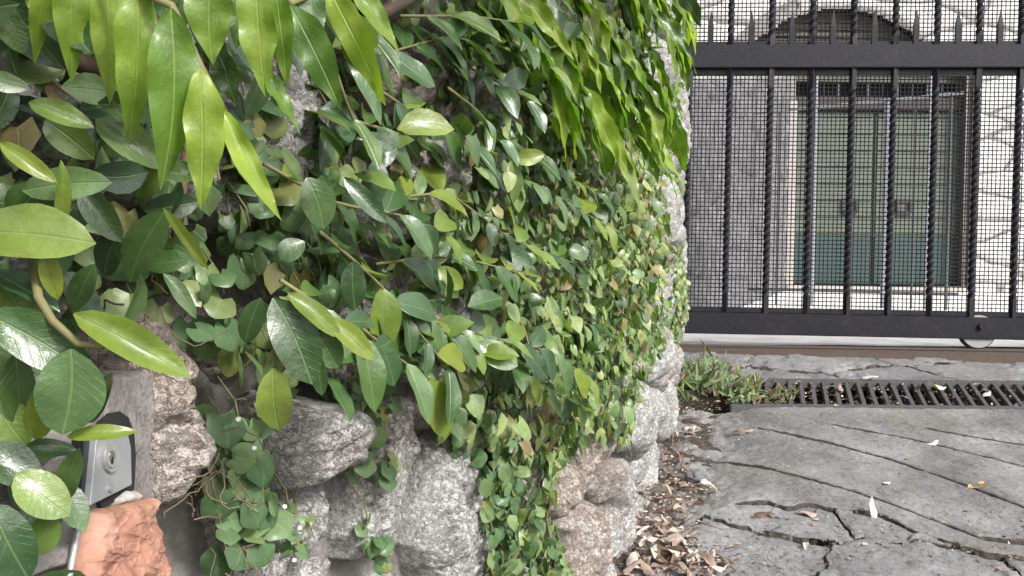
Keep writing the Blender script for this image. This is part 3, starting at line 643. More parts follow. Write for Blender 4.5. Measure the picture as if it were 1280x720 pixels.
def lobed_tpl(seed, lobes=5, n=20, depth=.16, inner=True):
    r = np.random.default_rng(seed); V = [(0, .42, .0)]; UV = [(.5, .45)]; Fq = []
    for ring, rr in ((0, .52), (1, 1.0)):
        for k in range(n):
            th = -math.pi / 2 + 2 * math.pi * (k + .5) / n; a = abs(((k + .5) / n) * 2 - 1)
            rad = .5 * (1 - depth + depth * abs(math.cos(lobes * (th + math.pi / 2) / 2 + math.pi / 2 * (lobes % 2))) ** .7)
            if (k + .5) / n < .06 or (k + .5) / n > .94: rad *= .45
            x, y = math.cos(th) * rad * rr, .48 + math.sin(th) * rad * rr
            V.append((x, y, (.07 if ring == 0 else .03) * 1 - .10 * ring * y * y + .025 * ring * math.sin(3 * th + seed))); UV.append((.5 + x, y))
    for k in range(n):
        k2 = (k + 1) % n; Fq += [(0, 1 + k, 1 + k2), (1 + k, 1 + n + k, 1 + n + k2), (1 + k, 1 + n + k2, 1 + k2)]
    return np.array(V), np.array(Fq), np.array(UV)
class Bank:
    def __init__(s, name, tpls, material, part='leaf'): s.t = tpls; s.m = material; s.name = name; s.part = part; s.me = [None] * len(tpls)
    def mesh(s, i):
        if s.me[i] is None: V, Fq, uv = s.t[i]; s.me[i] = np_mesh(s.part, V, Fq, s.m, uv=uv)
        return s.me[i]
B_lance = Bank('lance', [leaf_tpl('lance', k, n=16, fold=.12, droop=.22, wave=.040, wf=3.0, twist=.8) for k in range(7)], M['lance'])
B_lance_dull = Bank('lanced', B_lance.t[:4], M['fig_dull'])
B_lance_fig = Bank('lancef', B_lance.t[2:6], M['fig'])
B_fig = Bank('fig', [leaf_tpl('ovate', 20 + k, n=9, fold=.16, droop=.28, wave=.022, wf=1.6) for k in range(8)], M['fig'])
B_figd = Bank('figd', B_fig.t[:6], M['fig_dull']); B_figy = Bank('figy', B_fig.t[2:8], M['fig_young'])
B_small = Bank('small', [leaf_tpl('heart', 40 + k, n=5, fold=.2, droop=.3, wave=.03, wf=1.5) for k in range(5)] + [lobed_tpl(k, 3, 12, .25) for k in range(3)], M['small'])
B_flax = Bank('flax', [lobed_tpl(10 + k, 5, 20, .17) for k in range(4)], M['flax'])
B_blade = Bank('blade', [leaf_tpl('blade', 60 + k, n=4, fold=.1, droop=.5) for k in range(4)], M['grassm'], 'blade')
B_dry = Bank('dry', [leaf_tpl('ovate', 70 + k, n=9, fold=.35 * (1 if k % 2 else -.9), droop=.30 * (1 if k % 3 else -1), wave=.09, wf=1.1, twist=1.2) for k in range(8)], M['dry'], 'dry_leaf')
low_fig = [leaf_tpl('ovate', 80 + k, n=5, fold=.2, droop=.3, wave=.02) for k in range(5)]
low_small = [leaf_tpl('heart', 90 + k, n=4, fold=.2, droop=.3) for k in range(3)] + [lobed_tpl(k, 5, 12, .22) for k in range(4)]

def frame_(base, d, nrm, L, W):
    d = Vector(d).normalized(); x = d.cross(Vector(nrm)); 
    if x.length < 1e-3: x = d.cross(Vector((.3, .5, .8)))
    x.normalize(); z = x.cross(d)
    m_ = Matrix.Identity(4)
    for i in range(3): m_[i][0] = x[i] * W; m_[i][1] = d[i] * L; m_[i][2] = z[i] * L; m_[i][3] = base[i]
    return m_
def put(parent, bank, base, d, nrm, L, W, var=None, name=None):
    i = random.randrange(len(bank.t)) if var is None else var % len(bank.t)
    m_ = frame_(base, d, nrm, L, W)
    return link(name or bank.part, bank.mesh(i), parent, Matrix.Translation(-parent.location) @ m_ if parent else m_)
class Mass:
    def __init__(s, tpls): s.t = tpls; s.items = []
    def add(s, base, d, nrm, L, W): s.items.append((random.randrange(len(s.t)), frame_(base, d, nrm, L, W)))
    def build(s, name, material, parent):
        Vs, Fs, Us, Rs = [], [], [], []; off = 0
        for i, (V, Fq, uv) in enumerate(s.t):
            Ms = np.array([np.array(m_) for k, m_ in s.items if k == i])
            if not len(Ms): continue
            P = np.einsum('nij,vj->nvi', Ms[:, :3, :3], V) + Ms[:, None, :3, 3]; k, v = P.shape[:2]
            Vs.append(P.reshape(-1, 3)); Fs.append((Fq[None] + (np.arange(k) * v)[:, None, None]).reshape(-1, 3) + off); off += k * v
            Us.append(np.tile(uv, (k, 1))); Rs.append(np.repeat(RNG.random(k), v))
        me = np_mesh(name, np.concatenate(Vs), np.concatenate(Fs), material, uv=np.concatenate(Us), rnd=np.concatenate(Rs))
        return tag(link(name, me, parent), kind='stuff')
def inpoly(px, py, poly):
    px, py = np.asarray(px), np.asarray(py); r = np.zeros(px.shape, bool); n = len(poly)
    for i in range(n):
        (x1, y1), (x2, y2) = poly[i], poly[(i + 1) % n]
        r ^= ((y1 > py) != (y2 > py)) & (px < (x2 - x1) * (py - y1) / (y2 - y1 + 1e-9) + x1)
    return r
def sample_wall(poly, dens, out=(0, .03), umin=.3, umax=3.0, wob=14):
    zmin, zmax = -.75, 1.46; n = int(dens * (umax - umin) * (zmax - zmin)); u = RNG.uniform(umin, umax, n); z = RNG.uniform(zmin, zmax, n); o = RNG.uniform(out[0], out[1], n)
    P = wall_xyz(u, z, .03 + o); x, y = proj(P); x = x + wob * perlin(z * 11, u * 11) ; y = y + wob * perlin(u * 9, z * 9, 4.2) * 1.6
    k = inpoly(x, y, poly) & (z > ZG(u)); return [(Vector(p), Vector(n_)) for p, n_ in zip(P[k], NW(u[k]))]
rg = random.gauss
def jit(v, s): return (Vector(v) + Vector((rg(0, s), rg(0, s), rg(0, s)))).normalized()
DOWN = Vector((0, 0, -1))

# -------- small-leaved creeper that clothes the wall
P_ALL = [(-900, -900), (812, -900), (806, 60), (812, 200), (822, 300), (808, 370), (802, 430), (798, 450), (784, 450), (778, 548), (738, 520), (702, 556), (690, 640), (712, 722), (622, 730), (602, 640), (590, 565), (558, 545), (552, 486),
         (505, 452), (470, 448), (430, 425), (412, 470), (345, 530), (325, 490), (300, 470), (285, 400), (240, 375), (160, 360), (135, 430), (80, 450), (60, 520), (70, 640), (40, 730), (-900, 900)]
P_SMALL = [(545, 170), (640, 130), (800, 180), (826, 220), (836, 300), (826, 430), (800, 470), (780, 556), (735, 525), (705, 566), (690, 620), (660, 560), (556, 548), (552, 470), (600, 400), (545, 300)]
P_FIG = [(380, -500), (830, -500), (812, 60), (790, 150), (660, 170), (600, 250), (590, 330), (660, 420), (640, 480), (560, 465), (500, 450), (440, 440), (330, 520), (300, 440), (380, 330), (420, 230), (360, 90)]
creeper = empty('wall_creeper', (1.0, 1.4, -.2), 'dense small leaved green creeper covering the middle and right of the stone wall', 'climbing plant')
tiny = Mass(low_small)
for p, n in sample_wall(P_ALL, 4200, (0, .045)):
    tiny.add(p, jit(DOWN + n * .25, .45), jit(n + Vector((0, 0, .25)), .45), *(lambda L: (L, L * .8))(random.uniform(.014, .026)))
for p, n in sample_wall(P_SMALL, 5200, (.005, .06), umin=.7, wob=10):
    tiny.add(p, jit(DOWN + n * .3, .42), jit(n + Vector((0, 0, .2)), .42), *(lambda L: (L, L * .78))(random.uniform(.016, .029)))
P_EDGE = [(846, 330), (856, 340), (858, 392), (846, 425), (820, 470), (812, 440), (836, 400)]
for p, n in sample_wall(P_EDGE, 9000, (0, .05), umin=2.2, wob=4): tiny.add(p, jit(DOWN, .4), jit(n + Vector((0, -.6, 0)), .4), .022, .017)
for p, n in sample_wall([(806, -40), (848, -40), (852, 330), (838, 430), (800, 490)], 5200, (0, .08), umin=2.0, wob=4): tiny.add(p, jit(DOWN, .4), jit(n + Vector((0, -.6, 0)), .4), .022, .017)
tiny.build('foliage', M['small'], creeper)
cand = sample_wall(P_SMALL, 420, (.045, .085), umin=.75, umax=2.4, wob=8); random.shuffle(cand)
for p, n in cand[:290]:
    L = random.uniform(.020, .034); put(creeper, B_small, p, jit(DOWN + n * .35, .42), jit(n + Vector((0, -.15, .2)), .38), L, L * .8)
tw = MB()
for p, n in sample_wall(P_ALL, 75, (.0, .05)):
    if p.y < .8: continue
    q = p.copy(); d = jit(DOWN * .8 + Vector((0, .2, 0)), .6); pts = [q.copy()]
    for _ in range(6): d = jit(d, .25); q = q + d * random.uniform(.012, .03); pts.append(q.copy())
    tw.tube(pts, [random.uniform(.0005, .0008 + .0007 * min(1, p.y * .7))] * 7, n=4, cap=False)
tag(tw.build('dead_stems', M['twig'], creeper, smooth=True), kind='stuff')
# the pale climbing tail near the ground
tail = empty('low_creeper_tail', (.05, 1.1, -.3), 'narrow tail of pale pointed leaves hanging lowest down the wall beside the pink boulders', 'climbing plant')
TP = [(600, 555), (690, 560), (688, 620), (705, 720), (618, 726), (600, 640)]
ms = Mass(low_small)
for p, n in sample_wall(TP, 3200, (0, .03), umin=.8, umax=1.7, wob=5): ms.add(p, jit(DOWN + n * .3, .5), jit(n, .4), .020, .016)
ms.build('foliage', M['small'], tail)
for p, n in sample_wall(TP, 1500, (.03, .05), umin=.8, umax=1.7, wob=5)[:150]:
    L = random.uniform(.018, .028); put(tail, B_small if random.random() < .6 else B_flax, p, jit(DOWN + n * .35, .5), jit(n + Vector((0, -.2, .2)), .3), L, L * .85)
MB().tube([wall_hit(690, 600, .03), wall_hit(683, 650, .04), wall_hit(690, 690, .04), wall_hit(694, 730, .03)], [.0018] * 4, n=5).build('stem', M['redstem'], tail, smooth=True)

# -------- toadflax clumps
def flax(poly, label, n_, L0, dens, out=(.0, .03), um=(.3, 1.4), flowers=()):
    smp = sample_wall(poly, dens, out, umin=um[0], umax=um[1], wob=4); random.shuffle(smp)
    if not smp: print('no flax', label); return
    c = smp[0][0]; e = empty('toadflax', c, label, 'wall plant', 'toadflax clumps rooted in the wall')
    for p, n in smp[:n_]:
        L = L0 * random.uniform(.6, 1.2); put(e, B_flax, p, jit(DOWN * .7 + n * .2, .5), jit(n + Vector((0, -.3, .3)), .28), L, L * 1.08)
    st = MB()
    for p, n in smp[:max(6, n_ // 5)]:
        q = p - n * .015; st.tube([q + Vector((0, -.01, .03)), q + n * .012 + Vector((0, 0, .012)), p], [.0007] * 3, n=4, cap=False)
    tag(st.build('stem', M['greenstem'], e, smooth=True), kind='stuff')
    for fx, fy in flowers:
        p = wall_hit(fx, fy, .045); fb = MB(); 
        for k in range(5):
            a = k * 1.256; x = (EYE - p).normalized(); d = (x.cross(Vector((0, 0, 1))).normalized() * math.cos(a) + Vector((0, 0, 1)) * math.sin(a)) * .0014; u = x.cross(d).normalized() * .0010
            fb.add([p, p + d * .7 + u + x * .0006, p + d * 1.4, p + d * .7 - u + x * .0006], [(0, 1, 2, 3)])
        fb.build('flower', M['petal'], e)
flax([(270, 500), (328, 520), (332, 640), (322, 690), (285, 690), (264, 600)], 'toadflax clump of large round leaves hanging beside the tall pink rock', 52, .024, 16000, um=(.3, .9), flowers=[(298, 524), (318, 560)])
flax([(338, 618), (378, 622), (388, 660), (376, 704), (350, 700)], 'small toadflax clump of tiny leaves between the lowest grey boulders', 46, .0125, 14000, um=(.4, .9), flowers=[(356, 633), (368, 700), (375, 660)])
flax([(416, 466), (486, 466), (484, 560), (490, 590), (436, 598), (430, 530)], 'toadflax clump in the mortar joint right of the grey boulder', 85, .018, 22000, um=(.5, 1.), flowers=[(458, 478), (468, 486), (488, 520)])
flax([(452, 640), (470, 650), (486, 700), (470, 704), (458, 680)], 'few toadflax leaves on the tall grey boulder near the bottom edge', 14, .016, 12000, um=(.5, 1.))
flax([(268, 110), (430, 120), (436, 300), (400, 380), (300, 340), (262, 250)], 'broad carpet of blue green toadflax behind the long hanging leaves', 290, .024, 6000, (.0, .05), um=(.3, .9), flowers=[(335, 328), (310, 180)])
flax([(180, 300), (280, 330), (300, 470), (270, 480), (230, 400), (170, 385)], 'loose toadflax leaves on the brown rock above the lock', 30, .022, 3000, (.0, .04), um=(.3, .8))
flax([(560, 480), (640, 490), (650, 700), (612, 712), (590, 600), (556, 545)], 'toadflax clump with scalloped leaves beside the tall white boulder', 120, .019, 9000, (.01, .05), um=(.7, 1.4), flowers=[(633, 640), (620, 560)])

rt = empty('dry_root_tangle', wall_hit(258, 620), 'tangle of thin dry roots hanging between the tall pink rock and the toadflax', 'roots')
tw = MB()
for poly, dn in (([(215, 600), (300, 580), (310, 725), (225, 725)], 3500), ([(255, 480), (292, 480), (290, 600), (262, 600)], 7000), ([(120, 345), (270, 350), (240, 410), (160, 390)], 3500)):
    for p, n in sample_wall(poly, dn, (.005, .05), umin=.3, umax=.9, wob=4):
        q = p.copy(); d = jit(DOWN * .5, .9); pts = [q.copy()]
        for _ in range(9): d = jit(d, .42); q = q + d * random.uniform(.003, .008); pts.append(q.copy())
        tw.tube(pts, random.uniform(.00025, .0006), n=4, cap=False)
tag(tw.build('roots', M['twig'], rt, smooth=True), kind='stuff')
# -------- climbing fig: background leaves plus outstanding sprays
fig = empty('climbing_fig', (.0, 1.0, .5), 'glossy dark green climbing fig with leafy sprays pushing out over the middle of the wall', 'climbing plant')
ms = Mass(low_fig)
for p, n in sample_wall(P_FIG, 900, (.01, .09), wob=16):
    L = random.uniform(.026, .048); ms.add(p, jit(DOWN * .35 + n * .5 + Vector((0, .5, 0)), .55), jit(n * .8 + Vector((0, -.2, .6)), .4), L, L * .5)
PL = [(-900, -900), (420, -900), (410, 60), (300, 110), (262, 200), (240, 330), (150, 350), (120, 430), (70, 470), (55, 740), (-900, 900)]
for _ in range(700):
    y = random.uniform(.1, 1.3); o = random.random() ** .8 * .42; z = random.uniform(.42 + .37 * y, .75 + .37 * y)
    p = Vector((float(XW(y)) + o, y, z)); L = random.uniform(.04, .065)
    if z < 1.7 and z > .42 + .37 * y + o * .2: ms.add(p, jit((.3, 0, -.8), .5), jit((.5, 0, .8), .5), L, L * .46)
ms.build('foliage', M['fig'], fig)
ms = Mass(low_fig)
fig2 = empty('overgrown_shrub', (-.3, .45, .2), 'large leaved dark glossy shrub crowding the left edge over the lock box', 'shrub')
for p, n in sample_wall(PL, 2100, (.0, .07), umin=.05, umax=1.0, wob=16):
    L = random.uniform(.026, .045); ms.add(p, jit(DOWN * .5 + n * .3 + Vector((0, .3, 0)), .6), jit(n + Vector((0, 0, .35)), .5), L, L * .5)
for p, n in sample_wall(PL, 900, (.05, .10), umin=.05, umax=.9, wob=16):
    L = random.uniform(.024, .042); ms.add(p, jit(DOWN * .5 + n * .3 + Vector((0, .3, 0)), .6), jit(n + Vector((0, 0, .35)), .5), L, L * .5)
ms.build('foliage', M['fig_dull'], fig2)
def spray(parent, pts, D, step, L, banks, wr=.46, ang=.75, down=.3, stem=M['greenstem'], r=.0016, alt=True, nrm_up=.5, end=True, limit=99, fwd=0):
    P = [at(px, py, D if not hasattr(D, '__len__') else D[0] + (D[1] - D[0]) * i / (len(pts) - 1)) for i, (px, py) in enumerate(pts)]
    seg = []; 
    for a, b in zip(P, P[1:]):
        k = max(2, int((b - a).length / .008)); seg += [a.lerp(b, j / k) for j in range(k)]
    seg.append(P[-1])
    for _ in range(3): seg = [seg[0]] + [(seg[i - 1] + seg[i] * 2 + seg[i + 1]) / 4 for i in range(1, len(seg) - 1)] + [seg[-1]]
    MB().tube(seg[::2] + ([seg[-1]] if len(seg) % 2 == 0 else []), [r * (1 - .6 * i / len(seg[::2])) for i in range(len(seg[::2]) + (1 if len(seg) % 2 == 0 else 0))], n=5).build('stem', stem, parent, smooth=True)
    acc = 0; side = 1; cnt = 0
    for i in range(1, len(seg)):
        acc += (seg[i] - seg[i - 1]).length
        if acc >= step * random.uniform(.8, 1.2):
            acc = 0; side = -side; t = (seg[i] - seg[i - 1]).normalized(); nw = Vector(NW(np.array(seg[i].y))) if not fwd else Vector((.35, -.8, .3 ))
            nn = jit(nw * .8 + Vector((-.0, -.35, nrm_up)), .22); sd = t.cross(nn).normalized() * side
            d = jit(t * (1 - ang * .6) * (1 - fwd) + sd * ang + DOWN * down + nw * .1 + Vector((.95, -.1, 0)) * fwd, .10 if fwd else .14); l = L * random.uniform(.55, 1.2); bk = banks(i / len(seg))
            put(parent, bk, seg[i], d, nn, l, l * wr * random.uniform(.88, 1.12)); cnt += 1
            if cnt >= limit: break
    if end: put(parent, banks(1), seg[-1], jit(seg[-1] - seg[-3], .1), jit(Vector((.6, -.5, .5)), .15), L * .8, L * .8 * wr)
def fb(t):
    q = random.random()
    if t > .8: return B_figy if q < .38 else B_fig
    return B_fig if q < .58 else (B_figd if q < .92 else B_figy)
for pts, D in [([(400, 55), (470, 70), (560, 45), (640, 62)], (.58, .85)), ([(440, 150), (540, 180), (680, 235), (770, 290)], (.62, 1.1)), ([(330, 205), (420, 255), (500, 268), (556, 292)], (.50, .68)),
               ([(470, 330), (560, 318), (665, 345)], (.66, .85)), ([(430, 362), (560, 408), (690, 440), (745, 480)], (.58, .98)), ([(350, 350), (420, 395), (470, 436)], (.50, .56)),
               ([(470, 110), (530, 150), (610, 190)], (.64, .8)), ([(600, 150), (700, 215), (780, 262)], (.84, 1.2)), ([(580, 420), (660, 470), (735, 515)], (.8, 1.0)), ([(540, 62), (640, 110), (715, 170)], (.78, 1.0)),
               ([(500, 20), (590, 20), (660, 30)], (.7, .85)), ([(400, 290), (470, 350), (560, 460)], (.54, .66)), ([(620, 350), (700, 390), (770, 420)], (.9, 1.25)), ([(690, 400), (745, 440), (790, 470)], (1.1, 1.5)),
               ([(470, 250), (560, 240), (640, 300), (720, 330)], (.66, .95)), ([(440, 400), (500, 450), (545, 478)], (.58, .66)), ([(420, 90), (440, 150), (480, 210)], (.55, .6)), ([(700, 320), (760, 350), (810, 380)], (1.15, 1.7)),
               ([(560, 110), (600, 140), (640, 200)], (.75, .85)), ([(500, 370), (530, 400), (600, 440)], (.62, .74))]:
    spray(fig, pts, D, .0145, .045, fb, wr=.49, down=.04, ang=.68, nrm_up=.75)
def leafpx(parent, bank, b, t, wpx, D, D2=None, face=(0, 0), var=None):
    D2 = D2 or D; p, q = at(*b, D), at(*t, D2); d = q - p; L = d.length; c = (p + q) / 2
    n = (EYE - c).normalized() + Vector((face[0], 0, face[1] + .25)); return put(parent, bank, p, d, jit(n, .12), L, wpx * (D + D2) / 2 / F, var)
for b, t, w_, bk, D in [((384, 222), (410, 284), 44, B_figd, .50), ((430, 222), (486, 276), 24, B_figd, .52), ((342, 372), (392, 482), 58, B_fig, .47), ((360, 366), (432, 416), 28, B_figy, .47), ((408, 398), (472, 446), 30, B_figy, .48),
                        ((395, 412), (424, 462), 38, B_fig, .48), ((342, 460), (350, 548), 44, B_fig, .47), ((326, 372), (306, 432), 30, B_fig, .49), ((392, 440), (402, 496), 22, B_fig, .48), ((548, 335), (582, 358), 26, B_figy, .72),
                        ((626, 312), (670, 330), 30, B_figd, .85), ((598, 428), (650, 456), 34, B_fig, .74), ((350, 325), (378, 300), 30, B_fig, .5), ((440, 20), (470, 60), 34, B_figy, .62)]:
    leafpx(fig, bk, b, t, w_, D)
for b, t, w_, bk, D in [((-45, 292), (114, 298), 76, B_fig, .335), ((-20, 392), (112, 462), 62, B_fig, .33), ((92, 392), (236, 462), 46, B_figy, .33), ((90, 436), (76, 548), 80, B_figd, .325), ((56, 312), (76, 374), 26, B_figy, .34),
                        ((84, 546), (160, 530), 22, B_figy, .335), ((-12, 630), (48, 725), 58, B_figd, .32), ((20, 592), (88, 640), 54, B_fig, .335), ((-20, 560), (50, 600), 52, B_fig, .34), ((-20, 480), (34, 560), 50, B_fig, .345),
                        ((208, 262), (155, 356), 48, B_fig, .40), ((118, 330), (82, 394), 30, B_fig, .37), ((36, 128), (112, 152), 30, B_fig, .36), ((28, 238), (136, 226), 42, B_figd, .355), ((56, 150), (110, 194), 42, B_fig, .38),
                        ((204, 342), (252, 390), 20, B_figd, .40), ((0, 178), (66, 222), 24, B_figy, .335), ((76, 200), (86, 302), 18, B_figy, .345), ((204, 260), (262, 332), 14, B_figy, .38), ((-20, 95), (28, 105), 26, B_figd, .36),
                        ((120, 150), (205, 200), 46, B_fig, .40), ((150, 290), (120, 350), 34, B_fig, .40), ((20, 440), (30, 540), 40, B_fig, .345), ((60, 470), (44, 560), 36, B_figy, .35), ((100, 560), (70, 640), 30, B_fig, .345),
                        ((-10, 340), (40, 400), 50, B_fig, .35), ((140, 465), (100, 540), 24, B_fig, .36), ((60, 230), (10, 280), 46, B_fig, .36), ((0, 5), (30, 60), 34, B_fig, .37), ((210, 200), (160, 250), 40, B_fig, .41),
                        ((70, 640), (30, 700), 40, B_fig, .34), ((196, 212), (250, 215), 30, B_fig, .42), ((100, 230), (150, 300), 36, B_fig, .39), ((0, 420), (10, 500), 44, B_figd, .35), ((30, 560), (90, 560), 24, B_fig, .35), ((250, 330), (215, 300), 30, B_fig, .43), ((180, 330), (235, 320), 30, B_fig, .42)]:
    leafpx(fig2, bk, b, t, w_, D)
MB().tube([at(42, 330, .35), at(48, 372, .338), at(66, 402, .335), at(98, 430, .332), at(130, 434, .33)], [.0022, .002, .0019, .0017, .0012], n=7).build('stem', M['greenstem'], fig2, smooth=True)
for pts, r, m_ in (([(-30, 25), (25, 55), (60, 62), (120, 85), (200, 100), (240, 60)], .0075, 'bark'), ([(18, -40), (30, 20), (36, 60)], .007, 'bark'), ([(190, -40), (194, 20), (188, 100), (196, 160)], .004, 'bark'),
                   ([(234, 180), (228, 240), (218, 310)], .0035, 'redstem'), ([(410, -30), (470, 20), (540, -20)], .008, 'bark'), ([(440, -20), (440, 25), (400, 60)], .006, 'bark'), ([(30, 55), (60, 100), (100, 130), (170, 140)], .0022, 'twig'), ([(150, 80), (160, 60), (190, 50)], .004, 'bark')):
    P = [wall_hit(x, y, .05) for x, y in pts]; MB().tube(P, [r * (1 - .08 * i) for i in range(len(P))], n=7).build('branch', M[m_], fig2, smooth=True)

# -------- long bright leaves hanging from above
hl = empty('hanging_vine', (-.12, .4, .5), 'bright lime green long pointed leaves hanging in front at the top left', 'climbing plant', 'lime green vines hanging over the wall top')
for b, t, w_, bk, D in [((60, -35), (46, 80), 28, B_lance, .35), ((88, -40), (88, 100), 38, B_lance, .345), ((134, -30), (136, 128), 40, B_lance, .36), ((172, -30), (152, 180), 44, B_lance, .345), ((214, 10), (200, 240), 58, B_lance, .335),
                        ((250, 84), (258, 262), 42, B_lance, .34), ((279, 136), (348, 276), 26, B_lance, .35), ((266, -35), (264, 78), 52, B_lance, .36), ((320, -30), (320, 118), 40, B_lance, .37), ((344, -25), (356, 108), 30, B_lance, .375),
                        ((362, 5), (428, 134), 40, B_lance, .38), ((330, 88), (382, 160), 24, B_lance, .385), ((238, -10), (280, 94), 38, B_lance_dull, .38), ((384, -30), (398, 62), 30, B_lance_dull, .40), ((408, -20), (484, 128), 34, B_lance, .42),
                        ((398, -30), (462, 92), 30, B_lance, .43), ((428, 20), (472, 156), 30, B_lance_dull, .44), ((155, 60), (150, 150), 34, B_lance_fig, .385), ((-20, -20), (24, 90), 34, B_lance_fig, .38), ((270, 60), (292, 130), 30, B_lance_fig, .39),
                        ((440, -30), (500, 60), 28, B_lance, .47), ((110, -30), (120, 40), 30, B_lance, .38), ((300, -30), (296, 60), 30, B_lance_fig, .4), ((40, -40), (56, 40), 30, B_lance_fig, .37), ((200, -40), (214, 40), 30, B_lance_fig, .38), ((235, 100), (238, 190), 26, B_lance_fig, .37)]:
    leafpx(hl, bk, b, t, w_ * 1.12, D, face=(random.uniform(-.25, .25), 0))
MB().tube([at(-60, -60, .36), at(100, -45, .355), at(215, 8, .34), at(250, 84, .345), at(280, 140, .355)], [.002] * 5, n=5).build('stem', M['greenstem'], hl, smooth=True)
MB().tube([at(215, -60, .38), at(330, -30, .38), at(362, 5, .385), at(420, -20, .43)], [.002] * 4, n=5).build('stem', M['greenstem'], hl, smooth=True)
hr = empty('hanging_vine', (.2, 1.3, .7), 'lime green drooping leaf sprays spilling toward the gate at the top of the wall', 'climbing plant', 'lime green vines hanging over the wall top')
for pts, D in [([(560, -70), (640, -20), (700, 60), (735, 130)], 1.0), ([(640, -60), (690, 30), (742, 112)], 1.08), ([(690, -70), (742, 20), (792, 122), (806, 160)], 1.15), ([(740, -70), (790, 15), (832, 100)], 1.22),
               ([(790, -70), (822, -10), (846, 50)], 1.28), ([(720, 60), (770, 125), (812, 180)], 1.2), ([(765, 30), (810, 95), (838, 145)], 1.28), ([(600, -50), (650, 15), (690, 90), (700, 140)], .95), ([(820, -60), (842, -20), (852, 5)], 1.3),
               ([(700, -20), (760, 60), (800, 100)], 1.15), ([(760, -60), (800, -10), (836, 40)], 1.2), ([(620, -70), (680, -10), (740, 60), (780, 120)], 1.05), ([(680, -70), (720, -20), (770, 50), (815, 130)], 1.12), ([(560, -60), (620, -10), (660, 40)], .95), ([(660, 10), (720, 90), (770, 180)], 1.1)]:
    spray(hr, pts, (D * .93, D * 1.03), .0150, .100, lambda t: B_lance if random.random() < .8 else B_lance_fig, wr=.215, ang=.26, down=1.1, nrm_up=.25, r=.0016, end=False, fwd=.55)

# -------- weeds in front of the gate
wd = empty('weed_clump', ground_hit(890, 490), 'bushy green weed clump growing at the left end of the drain grate', 'weed')
for k in range(295):
    px = random.uniform(838, 948); py = random.uniform(474, 508) - (12 if px < 900 else 0) * random.random(); g = ground_hit(px, py) + Vector((0, 0, .004))
    edge = abs(px - 885) / 60; L = random.uniform(.045, .095) * (1 - .3 * edge)
    g += Vector((0, 0, random.uniform(0, .06) * (1 - edge)))
    put(wd, B_blade if random.random() < .6 else B_small, g, jit((rg(.1, .6), rg(-.15, .4), .7), .25), jit((0, -1, .4), .3), L * random.uniform(.4, 1), random.uniform(.006, .013))
wd2 = empty('weed_tuft', ground_hit(973, 496), 'small green weed tuft sprouting between the slats of the drain grate', 'weed')
for k in range(60):
    g = ground_hit(973 + rg(0, 9), 497 + rg(0, 3)); put(wd2, B_blade, g, jit((rg(0, .7), rg(-.1, .4), .55), .25), jit((0, -1, .4), .3), random.uniform(.025, .05), .0055)

# -------- fallen leaves, twigs, stones
def dry(px, py, L, label, grp=None, cat='fallen leaf', tone=None, up=.0, rot=None, matn=None, lift=.004):
    g = ground_hit(px, py); a = random.uniform(0, 6.28) if rot is None else rot; i = random.randrange(8)
    nrm = Vector((rg(0, .25), -.2 + rg(0, .25), 1)); d = Vector((math.cos(a), math.sin(a), .2 * math.sin(a) + up))
    V, Fq, uv = B_dry.t[i]; me = B_dry.mesh(i)
    if matn: me = me.copy(); me.materials.clear(); me.materials.append(M[matn])
    m_ = frame_(g + Vector((0, 0, lift)), d, nrm, L, L * random.uniform(.32, .46)); zs = [(m_ @ Vector(v)).z - float(ZG((m_ @ Vector(v)).y)) for v in V[::3]]
    m_.translation.z += (.001 + lift * .0 - min(zs)) + (.0 if lift < .005 else lift) - .006
    o = bpy.data.objects.new('dry_leaf', me); COL.objects.link(o); o.matrix_world = m_; return tag(o, label, cat, grp)
M['yellow_leaf'] = leaf_material('yellow_brown_leaf', [(0, (.48, .26, .05)), (1, (.60, .34, .07))], .6, .3, .15)
M['pale_leaf'] = leaf_material('bleached_leaf', [(0, (.52, .48, .44)), (1, (.66, .62, .58))], .75, .2, .1)
